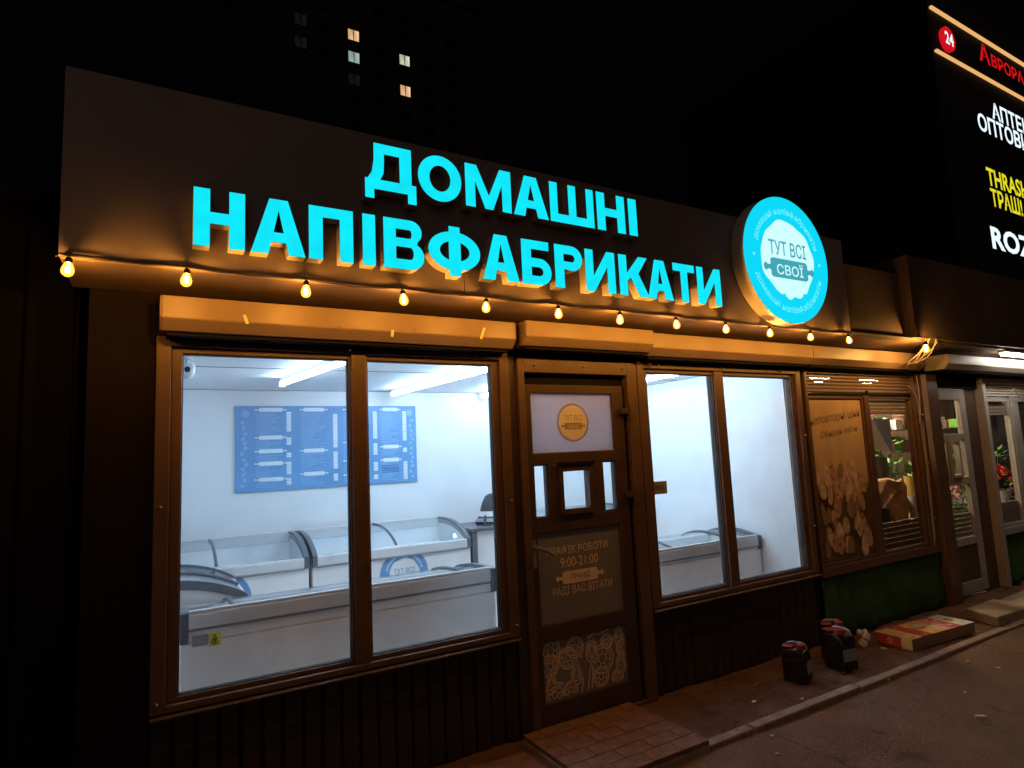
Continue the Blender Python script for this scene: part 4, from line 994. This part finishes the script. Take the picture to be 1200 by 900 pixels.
# flowers and goods behind the flower kiosk glass
def bloom(mb, c, r, rd_, petals=16):
    for k in range(petals):
        th = rd_.uniform(0, 6.283); ph = math.acos(rd_.uniform(-.3, 1)); d = Vector((math.sin(ph)*math.cos(th), math.sin(ph)*math.sin(th), math.cos(ph)))
        u = d.orthogonal().normalized(); v = d.cross(u); p = Vector(c)+d*r*rd_.uniform(.55, 1); q = r*.42
        mb.add([p-u*q, p-v*q*.7+d*q*.2, p+u*q, p+v*q*.7+d*q*.2], [(0, 1, 2, 3)])
def bouquet(c, colour, label, n=9, spread=.13, wrap='kraft', h=.42, lf=40):
    rd_ = random.Random(hash(label) % 9999 if False else len(label)*37+n)
    t = thing('flower_bouquet', label, 'flowers', c)
    x, y, z = c
    MB().lathe([(.05, .0), (.075, .02), (.085, h*.30), (.125, h*.52), (.118, h*.52), (.075, h*.3), (.06, .03), (.001, .03)], c, 14).build('wrap', wrap, t, smooth=True)
    lv = MB()
    for k in range(lf):
        a = rd_.uniform(0, 6.283); r_ = rd_.uniform(.03, spread*1.15); p = Vector((x+r_*math.cos(a), y+r_*math.sin(a)*.8, z+h*rd_.uniform(.45, .9)))
        d = Vector((math.cos(a), math.sin(a), rd_.uniform(-.2, .9))).normalized(); s_ = d.cross(Vector((0, 0, 1))).normalized(); L = rd_.uniform(.05, .09)
        lv.add([p, p+d*L*.5+s_*L*.22, p+d*L, p+d*L*.5-s_*L*.22], [(0, 1, 2, 3)])
    lv.build('foliage', 'leaf', t)
    bl = MB()
    for k in range(n):
        a = 2.4*k; r_ = spread*math.sqrt((k+.3)/n); bloom(bl, (x+r_*math.cos(a), y+r_*math.sin(a)*.8, z+h*(1.0-.25*(r_/spread)**2)+rd_.uniform(-.02, .02)), .042, rd_)
    bl.build('blossom', colour, t)
    return t
shf = thing('display_shelf', 'dark display shelf behind the flower kiosk windows', 'shelf', (7.4, .45, 0))
MB().box(5.15, 6.90, .16, .80, .60, .63).box(7.65, 10.0, .16, .70, .58, .61).build('board', 'door', shf)
MB().box(5.2, 5.24, .2, .76, .0265, .6).box(6.82, 6.86, .2, .76, .0265, .6).box(7.7, 7.74, .2, .66, .0265, .58).box(9.9, 9.94, .2, .66, .0265, .58).build('leg', 'door', shf)
bouquet((8.52, .36, .612), 'redflower', 'bunch of red flowers behind the right window of the flower kiosk', 16, .17, 'whitecloth', .54)
bouquet((9.20, .36, .612), 'yellowflower', 'bunch of yellow flowers behind the flower kiosk glass at the right edge', 10, .12, 'purpleflower', .52)
bouquet((8.86, .34, .612), 'purpleflower', 'low pot of purple flowers between the red and the yellow bunch', 10, .14, 'whitecloth', .26)
bouquet((7.50, .40, .5), 'pinkflower', 'pink flowers with green leaves behind the flower kiosk door', 9, .14, 'limewrap', .50)
def pot_plant(c, label, h, n, sp, m_='leaf'):
    rd_ = random.Random(n*7+int(c[0]*100)); t = thing('pot_plant', label, 'plant', c); x, y, z = c
    MB().lathe([(.06, 0), (.085, .12), (.09, .13), (.075, .13), (.001, .11)], c, 14).build('pot', 'kraft', t, smooth=True)
    b = MB()
    for k in range(n):
        a = rd_.uniform(0, 6.283); r_ = sp*rd_.random()**.6; zz = .13+h*rd_.random(); p = Vector((x+r_*math.cos(a)*.6, y+r_*math.sin(a)*.5, z+zz))
        d = Vector((math.cos(a), math.sin(a), rd_.uniform(-.3, 1.0))).normalized(); s_ = d.cross(Vector((0, 0, 1))).normalized(); L = rd_.uniform(.06, .12)
        b.add([p, p+d*L*.5+s_*L*.24, p+d*L, p+d*L*.5-s_*L*.24], [(0, 1, 2, 3)])
    b.build('foliage', m_, t)
    b = MB()
    for k in range(4):
        a = 1.6*k; b.tube([(x, y, z+.11), (x+.03*math.cos(a), y+.03*math.sin(a), z+.13+h*.5), (x+.08*math.cos(a), y+.06*math.sin(a), z+.13+h*.9)], .005, 5)
    b.build('stem', 'leaf', t)
pot_plant((8.30, .62, .612), 'tall leafy green plant behind the bunch of red flowers', .75, 150, .26)
pot_plant((9.05, .60, .612), 'leafy green plant behind the purple flower pot', .60, 130, .26)
pot_plant((7.32, .62, .5), 'bushy green plant behind the pink flowers at the kiosk door', .62, 140, .24)
pot_plant((6.84, .66, .632), 'lush green plant beside the yellow vase in the flower kiosk', .80, 140, .22)
bouquet((7.68, .36, .5), 'whitecloth', 'white flowers beside the pink ones behind the kiosk door', 9, .12, 'kraft', .36)
crt = tag(MB().box(7.2, 7.8, .25, .7, .0265, .498).build('plant_stand', 'door', None, bevel=.006), 'dark stand carrying the pink flowers behind the door', 'stand')
lp = thing('lime_panel', 'bright lime green wrapping sheet standing behind the flower kiosk door', 'sheet', (7.8, .62, .5))
MB().box(7.78, 8.06, .560, .575, .30, 1.18).build('sheet', 'limewrap', lp)
kb_ = thing('wrapped_parcel', 'crumpled tan paper bundle on the shelf behind the first flower window', 'parcel', (6.30, .40, .63))
pb = MB()
for i in range(7):
    for k in range(14):
        t_ = 2*math.pi*k/14; z = i/6; rr = (.24+.04*math.sin(3*t_+i)+.03*math.sin(7*t_-2*i))*(1-.25*z*z)
        pb.v.append((6.30+rr*math.cos(t_)*.95, .42+rr*math.sin(t_)*.75, .632+.50*z+.02*math.sin(5*t_)))
for i in range(6):
    for k in range(14): pb.f.append((i*14+k, i*14+(k+1) % 14, (i+1)*14+(k+1) % 14, (i+1)*14+k)); pb.mi.append(0)
pb.f.append(tuple(range(84, 98))); pb.mi.append(0)
pb.build('paper', 'kraft', kb_)
for (x, y, z, r_, h_, m_, lab) in ((6.00, .30, .632, .07, .26, 'black', 'black bucket on the shelf left of the tan paper bundle'), (6.56, .30, .632, .045, .34, 'whitecloth', 'white tall vase right of the tan paper bundle'), (6.62, .62, .632, .07, .72, 'black', 'tall black vase behind the tan paper bundle'), (6.10, .66, .632, .06, .66, 'limewrap', 'green vase behind the black bucket'), (6.72, .40, .632, .05, .52, 'cardyellow', 'yellow vase behind the window jamb of the flower kiosk')):
    o = MB().lathe([(r_*.8, 0), (r_*.92, h_*.4), (r_, h_), (r_*.86, h_), (r_*.75, .02), (.001, .02)], (x, y, z), 16).build('vase', m_, None, smooth=True); tag(o, lab, 'vase')
cl = thing('hanging_cloth', 'white and blue grey cloth hanging behind the first flower window', 'cloth', (6.3, .4, 1.75))
for m_, x_, pts in (('whitecloth', 0, [(6.08, 1.74), (6.20, 1.75), (6.27, 1.63), (6.46, 1.39), (6.36, 1.38), (6.24, 1.45), (6.13, 1.44), (6.09, 1.58)]), ('bluecloth', 1, [(6.22, 1.755), (6.53, 1.74), (6.52, 1.39), (6.475, 1.40), (6.29, 1.64)])):
    MB().prism_y(pts, .40+.02*x_, .416+.02*x_).build('cloth', m_, cl, bevel=.004)
MB().tube([(5.6, .43, 1.76), (7.0, .43, 1.765)], .006, 6).build('rail', 'silver', cl)
rk = thing('goods_rack', 'metal rack with thin shelves at the back of the flower kiosk', 'rack', (7.6, .95, 0))
for z in (1.135, 1.38, 1.64): MB().box(6.2, 9.4, .80, 1.05, z-.008, z).build('shelf', 'gframe', rk)
for x in (6.2, 7.3, 8.4, 9.37): MB().box(x, x+.025, 1.055, 1.08, .0265, 2.1).build('upright', 'gframe', rk)
rg = random.Random(31)
for z in (1.136, 1.381, 1.641):
    x = 6.28
    while x < 9.2:
        wd = rg.uniform(.06, .15); hh = rg.uniform(.08, .21); m_ = rg.choice(('cardyellow', 'whitecloth', 'kraft', 'leaf', 'pinkflower', 'purpleflower', 'offwhite', 'limewrap', 'bluecloth', 'black'))
        if rg.random() < .85:
            cn = {'cardyellow': 'yellow', 'whitecloth': 'white', 'kraft': 'tan', 'leaf': 'green', 'pinkflower': 'pink', 'purpleflower': 'purple', 'offwhite': 'off white', 'limewrap': 'lime green', 'bluecloth': 'blue grey', 'black': 'black'}[m_]
            lv_ = {1.136: 'lowest', 1.381: 'middle', 1.641: 'top'}[z]
            b = MB(); n_ = 10
            if rg.random() < .5: b.box(x, x+wd, .82, .82+rg.uniform(.06, .16), z+.0005, z+hh); nm = 'packet'
            else: b.lathe([(wd*.34, .0005), (wd*.42, hh*.5), (wd*.5, hh), (wd*.40, hh*1.0), (.001, hh*.9)], (x+wd/2, .90, z), 12); nm = 'flower_pot'
            tag(b.build(nm, m_, None, bevel=.004 if nm == 'packet' else 0, smooth=nm != 'packet'), f'small {cn} {nm.replace("_", " ")} on the {lv_} shelf of the flower kiosk rack', nm.replace('_', ' '), f'{cn} {nm.replace("_", " ")}s on the {lv_} rack shelf')
        x += wd+rg.uniform(.01, .05)
same = {}
for o in COL.objects:
    if o.get('group', '').endswith('rack shelf'): same.setdefault(o['label'], []).append(o)
for lab, os_ in same.items():
    if len(os_) > 1:
        os_.sort(key=lambda o: min(v.co.x for v in o.data.vertices))
        for k, o in enumerate(os_): o['label'] = ('leftmost', 'second from the left', 'third from the left', 'fourth from the left', 'fifth from the left')[k] + ' ' + lab.replace(' of the flower kiosk rack', ' of the rack')
    else: del os_[0]['group']

# loose wires round the last bulb and down the window jamb
wr = thing('loose_wires', 'tangle of pale loose wires beside the last bulb and down the window jamb', 'wires', (5.9, -.25, 2.2))
rw = random.Random(9)
for k in range(5):
    x0 = 5.64+.035*k+rw.uniform(-.02, .02); pts = []
    for i in range(8):
        u = i/7; pts.append((x0+.05*u+.022*math.sin(u*6+k*2), -.445+.22*u+.012*math.cos(u*5+k), 2.365-.16*u-.05*math.sin(u*3.1)+.02*math.sin(k+u*4)))
    MB().tube(pts, .0035, 5).build('wire', 'palecable', wr, smooth=True)
MB().tube([(6.02, -.05, 2.02), (6.08, -.055, 1.99), (6.14, -.055, 1.90), (6.165, -.05, 1.75), (6.175, -.045, 1.6), (6.185, -.045, 1.3), (6.178, -.042, .95), (6.17, -.04, .56)], .0048, 6).build('wire', 'palecable', wr, smooth=True)
MB().tube([(6.19, -.05, 2.13), (6.20, -.05, 1.98), (6.175, -.055, 1.80), (6.14, -.055, 1.67), (6.19, -.055, 1.69), (6.20, -.05, 1.60), (6.195, -.05, 1.2), (6.19, -.04, .62)], .0042, 6).build('wire', 'palecable', wr, smooth=True)
MB().tube([(8.05, -.06, 1.99), (8.12, -.07, 2.01), (8.2, -.07, 1.95), (8.35, -.06, 1.90), (8.5, -.06, 1.92)], .006, 6).build('wire', 'palecable', wr, smooth=True)

# ------------------------------------------------------------------ dark kiosk on the far left
DK = thing('dark_kiosk', 'unlit dark brown metal kiosk left of the food shop', 'kiosk', (-2.3, .5, 0))
MB().box(-4.6, -.30, .34, 2.6, 0, 2.78).build('body', 'wallbrown', DK, bevel=.006)
planks(-4.58, -.31, .02, 2.70, .318, DK, 'dark', .19)
MB().box(-4.65, -.285, .27, 2.65, 2.781, 2.86).build('roof', 'wallbrown', DK, bevel=.005)

# ------------------------------------------------------------------ things on the soil strip
def canister(x, y, rz, label, s_=1.0):
    t = thing('canister', label, 'canister', (x, y, .006), rz, 'black canisters on the soil strip')
    def P(b, nm, m, bev=0., sm=False):
        o = b.build(nm, m, None, bev, sm); o.parent = t; o.location = (0, 0, 0); o.scale = (s_,)*3; return o
    P(MB().prism_x([(-.075, 0), (.075, 0), (.078, .16), (.066, .195), (.030, .212), (-.030, .212), (-.066, .195), (-.078, .16)], -.062, .062), 'body', 'black', .014)
    P(MB().lathe([(.030, .208), (.030, .222), (.027, .238), (.001, .240)], (-.028, -.038, 0), 14), 'cap', 'red', 0, True)
    P(MB().box(-.060, .004, .002, .068, .2125, .226), 'lid_plate', 'red', .006)
    P(MB().tube([(.036, -.060, .196), (.034, -.050, .222), (.028, -.03, .230), (.020, .03, .230), (.016, .050, .224), (.014, .060, .200)], .009, 8), 'handle', 'graymid', 0, True)
    P(MB().box(-.050, .050, -.0805, -.0775, .06, .13), 'label_patch', 'graymid')
    P(MB().box(-.0645, -.0615, -.05, .05, .03, .15), 'side_rib', 'black', .001)
canister(3.68, -.345, R(20), 'black canister with red cap standing apart, nearest the shop door')
canister(4.105, -.375, R(-12), 'larger black canister with red cap, in front of a second one by the green tarpaulin', 1.12)
canister(4.255, -.235, R(35), 'black canister with red top half hidden behind the larger one', 1.10)

ct = thing('cardboard_tray', 'flat printed cardboard tray with yellow and pink panels lying on the soil', 'box', (5.2, -.40, .0))
ca = Matrix.Rotation(R(-4), 4, 'Z')
def TP(b, nm, m, bev=0.):
    b.v = [tuple(ca @ Vector(v)+Vector((5.2, -.385, 0))) for v in b.v]; return b.build(nm, m, ct, bev)
TP(MB().box(-.40, .40, -.135, .135, .006, .088), 'body', 'card', .004)
TP(MB().box(-.4035, -.4005, -.055, .132, .010, .086), 'red_end', 'cardred')
TP(MB().box(-.4035, -.4005, -.134, -.0555, .010, .086), 'yellow_end', 'cardyellow')
e0 = TP(MB().lathe([(.016, 0), (.016, .001)], (0, 0, 0), 12), 'end_print', 'cardyellow'); bpy.data.objects.remove(e0)
for k, (a, b_, m_) in enumerate(((-.40, -.31, 'cardorange'), (-.3095, -.27, 'cardyellow'), (-.2695, -.14, 'cardred'), (-.1395, -.09, 'cardyellow'), (-.0895, .04, 'cardorange'), (.0405, .075, 'cardyellow'), (.0755, .17, 'pinkflower'), (.1705, .24, 'cardred'), (.2405, .40, 'whitecloth'))):
    TP(MB().box(a, b_, -.134, .134, .0885, .0895+.001*(k % 2)), 'printed_band', m_)
rp = random.Random(2)
for k in range(44):
    a = rp.uniform(-.38, .34); c = rp.uniform(-.12, .10); pr = MB(); pr.box(a, a+rp.uniform(.02, .06), c, c+rp.uniform(.01, .035), .0898, .0912+.00004*k); TP(pr, 'print_patch', rp.choice(('whitecloth', 'cardred', 'pinkflower', 'leaf', 'cardyellow', 'limewrap', 'whitecloth')))
TP(MB().box(-.405, -.398, -.136, .136, .0868, .094), 'edge_flap', 'paper'); TP(MB().box(-.398, .40, .1345, .140, .02, .098), 'edge_flap', 'card')
ep = MB()
for a in range(10):
    t0, t1 = 2*math.pi*a/10, 2*math.pi*(a+1)/10
    ep.add([(-.4045, .03+.018*math.cos(t0), .048+.02*math.sin(t0)), (-.4045, .03+.018*math.cos(t1), .048+.02*math.sin(t1)), (-.4045, .03+.011*math.cos(t1), .048+.013*math.sin(t1)), (-.4045, .03+.011*math.cos(t0), .048+.013*math.sin(t0))], [(0, 1, 2, 3)])
TP(ep, 'ring_print', 'cardyellow')
cp = MB(); rc = random.Random(12)
for c in ((4.645, -.215, .03, .035), (4.66, -.235, .075, .032), (4.635, -.20, .105, .026), (4.69, -.205, .10, .024)):
    for i in range(5):
        for k in range(7):
            th = math.pi*(i+.5)/5; t_ = 2*math.pi*k/7; rr = c[3]*rc.uniform(.75, 1.1)
            cp.v.append((c[0]+rr*math.sin(th)*math.cos(t_), c[1]+rr*math.sin(th)*math.sin(t_), c[2]+rr*math.cos(th)))
    o_ = len(cp.v)-35
    for i in range(4):
        for k in range(7): cp.f.append((o_+i*7+k, o_+i*7+(k+1) % 7, o_+(i+1)*7+(k+1) % 7, o_+(i+1)*7+k)); cp.mi.append(0)
    cp.f.append(tuple(o_+k for k in range(7))); cp.mi.append(0)
tag(cp.build('crumpled_paper', 'paper', None), 'crumpled white paper against the left end of the cardboard tray', 'litter')

# litter: scraps of paper and leaves
scr = [((3.989, -1.249), .030, .009, 'white cigarette end lying alone on the asphalt'), ((2.894, -.741), .010, .008, 'tiny white scrap just off the kerb near the door step'), ((2.749, -.881), .009, .006, 'tiny pale scrap on the asphalt below the step'), ((4.147, -.665), .014, .008, 'white scrap lying against the kerb'), ((4.349, -.644), .010, .007, 'pale scrap on the kerb top'), ((3.169, -.408), .013, .009, 'white scrap on the soil between step and canisters'), ((3.422, -.551), .014, .008, 'white scrap on the soil beside the kerb'), ((4.70, -.33), .018, .011, 'round white scrap in front of the cardboard tray'), ((4.887, -.80), .010, .006, 'pale scrap on the asphalt in front of the cardboard tray'), ((4.287, -1.044), .010, .006, 'tiny scrap on the middle of the asphalt'), ((4.899, -.972), .010, .006, 'tiny pale scrap farther out on the asphalt')]
for i, ((x, y), L, wd, lab) in enumerate(scr):
    a = i*1.1; c_, s__ = math.cos(a), math.sin(a)
    z = -.004 if y < -.66 else (.016 if y < -.59 else .006)
    o = MB().prism_z([(-L, -wd), (L*.2, -wd*1.2), (L, -wd*.4), (L*.9, wd), (-L*.3, wd*.8), (-L, wd*.5)], 0, .006).build('paper_scrap', 'paper', None, loc=(x, y, z))
    o.rotation_euler.z = 2.4 if i == 0 else a
    tag(o, lab, 'litter', 'scraps of litter on the pavement')
lf = MB(); rl = random.Random(21)
for k in range(420):
    x = rl.uniform(2.5, 6.0); y = rl.uniform(-.60, -.02) if rl.random() < .7 else -.60+rl.gauss(0, .03); a = rl.uniform(0, 6.28); L = rl.uniform(.008, .026)
    d = Vector((math.cos(a), math.sin(a), rl.uniform(-.1, .25))); n_ = Vector((-math.sin(a), math.cos(a), rl.uniform(-.3, .3))); p = Vector((x, y, .010+rl.uniform(0, .006)))
    lf.add([p-d*L, p+n_*L*.5, p+d*L, p-n_*L*.5], [(0, 1, 2, 3)])
o = lf.build('fallen_leaves', 'soil', None); o['kind'] = 'stuff'

# ------------------------------------------------------------------ buildings behind
AP = thing('apartment_block', 'dark apartment tower far behind with four lit windows', 'building', (25, 76, 0))
ax0, ax1 = 8.0, 40.0
MB().box(ax0, ax1, 70.0, 84.0, 0, 66).build('wall', 'concrete', AP)
MB().box(ax0-.4, ax1+.4, 69.6, 84.4, 66.01, 66.9).build('roof', 'concrete', AP)
lit = {(2, 17): 'winwarm', (2, 16): 'wincool', (4, 16): 'winpale', (4, 15): 'winwarm', (0, 17): 'windim', (0, 16): 'windim', (2, 15): 'windim'}
colx = [15.0, 18.2, 21.6, 25.0, 28.5, 32.0, 35.4]
flz = {k: 56.4-(17-k)*3.05 for k in range(0, 20)}
wmesh = pmesh = None
adj = {(4, 16): (0, 1.6), (4, 15): (0, .2), (4, 17): (0, 1.6)}
for c in range(7):
    for k in range(9, 20):
        cx, cz = colx[c], flz[k]+(1.6 if c in (3, 4, 5) else 0)
        if (c, k) == (4, 16): cz = 55.0
        if (c, k) == (4, 15): cz = 50.6
        if c == 4 and k not in (15, 16): cz = 55.0+(k-16)*4.4*.72+(0 if k > 16 else -1.6)
        if wmesh is None:
            fo = ring(-.78, .78, -.80, .80, .07, .07, .07, .07, -.06, .0).box(-.05, .05, -.06, 0, -.73, .73).build('window', 'darkpane', AP); wmesh = fo.data
        else: fo = link('window', wmesh, AP)
        fo.location = Vector((cx, 69.998, cz)) - AP.location
        m_ = lit.get((c, k), 'darkpane')
        po = MB().box(-.71, -.05, -.02, -.004, -.73, .73).box(.05, .71, -.02, -.004, -.73, .73).build('pane', m_, fo); po.location = (0, 0, 0)

ML = thing('shopping_centre', 'dark tall shopping centre behind at the right carrying lit signs', 'building', (52, 20, 0))
MB().box(36.4, 66, 12.0, 30, 0, 27.0).build('wall', 'concrete', ML)
MB().box(36.2, 66.2, 11.8, 30.2, 27.01, 27.6).build('roof', 'concrete', ML)
MB().box(36.66, 62, 11.86, 11.998, 24.96, 25.08).build('light_strip', 'goldneon', ML)
MB().box(36.62, 62, 11.86, 11.998, 22.38, 22.49).build('light_strip', 'goldneon', ML)
def mall_sign(label, rows, m_, depth=.18):
    t = thing('lit_sign', label, 'sign', (rows[0][1], 11.9, rows[0][3]))
    for (txt, x0, x1, z0, z1, bold) in rows:
        b = MB(); text_on(b, txt, x0, x1, z0, z1, 11.95, bold, .0)
        # give the lettering its depth
        n = len(b.v); b.v += [(x, 11.99, z) for x, y, z in b.v]; fr = list(b.f)
        from collections import Counter
        ed = Counter(tuple(sorted((f[i], f[(i+1) % len(f)]))) for f in fr for i in range(len(f)))
        for f in fr: b.f.append(tuple(i+n for i in reversed(f))); b.mi.append(1)
        for (i, j), q in ed.items():
            if q == 1: b.f.append((i, j, j+n, i+n)); b.mi.append(1)
        b.build('lettering', [m_, 'dark'], t)
    return t
av = mall_sign('red lit Аврора lettering between two gold light strips', [('А', 41.95, 43.35, 23.50, 24.72, .024), ('ВРОРА', 43.50, 47.9, 23.55, 24.40, .024)], 'redneon')
bd = thing('discount_disc', 'small red lit disc with white figures left of the red lettering', 'sign', (38.02, 11.9, 23.5))
MB().lathe_y([(.70, .18), (.72, .1), (.72, 0)], (38.02, 11.81, 23.48), 28).build('disc', 'redneon', bd)
text_on(MB(), '24', 37.58, 38.50, 23.10, 23.86, 11.795, .024).build('lettering', 'whiteneon', bd)
mall_sign('white lit pharmacy lettering in two rows under the red lettering', [('АПТЕКА', 42.55, 48.6, 19.98, 21.05, .024), ('ОПТОВИХ', 40.55, 48.3, 18.80, 19.90, .024)], 'whiteneon')
mall_sign('yellow lit lettering in Latin and Cyrillic rows', [('THRASH!', 40.70, 46.3, 15.52, 16.62, .024), ('ТРАШ!', 40.85, 44.8, 14.30, 15.38, .024)], 'yellowneon')
mall_sign('white lit lettering lowest of the signs on the shopping centre', [('ROZETKA', 40.20, 51.6, 11.72, 13.05, .034)], 'whiteneon')
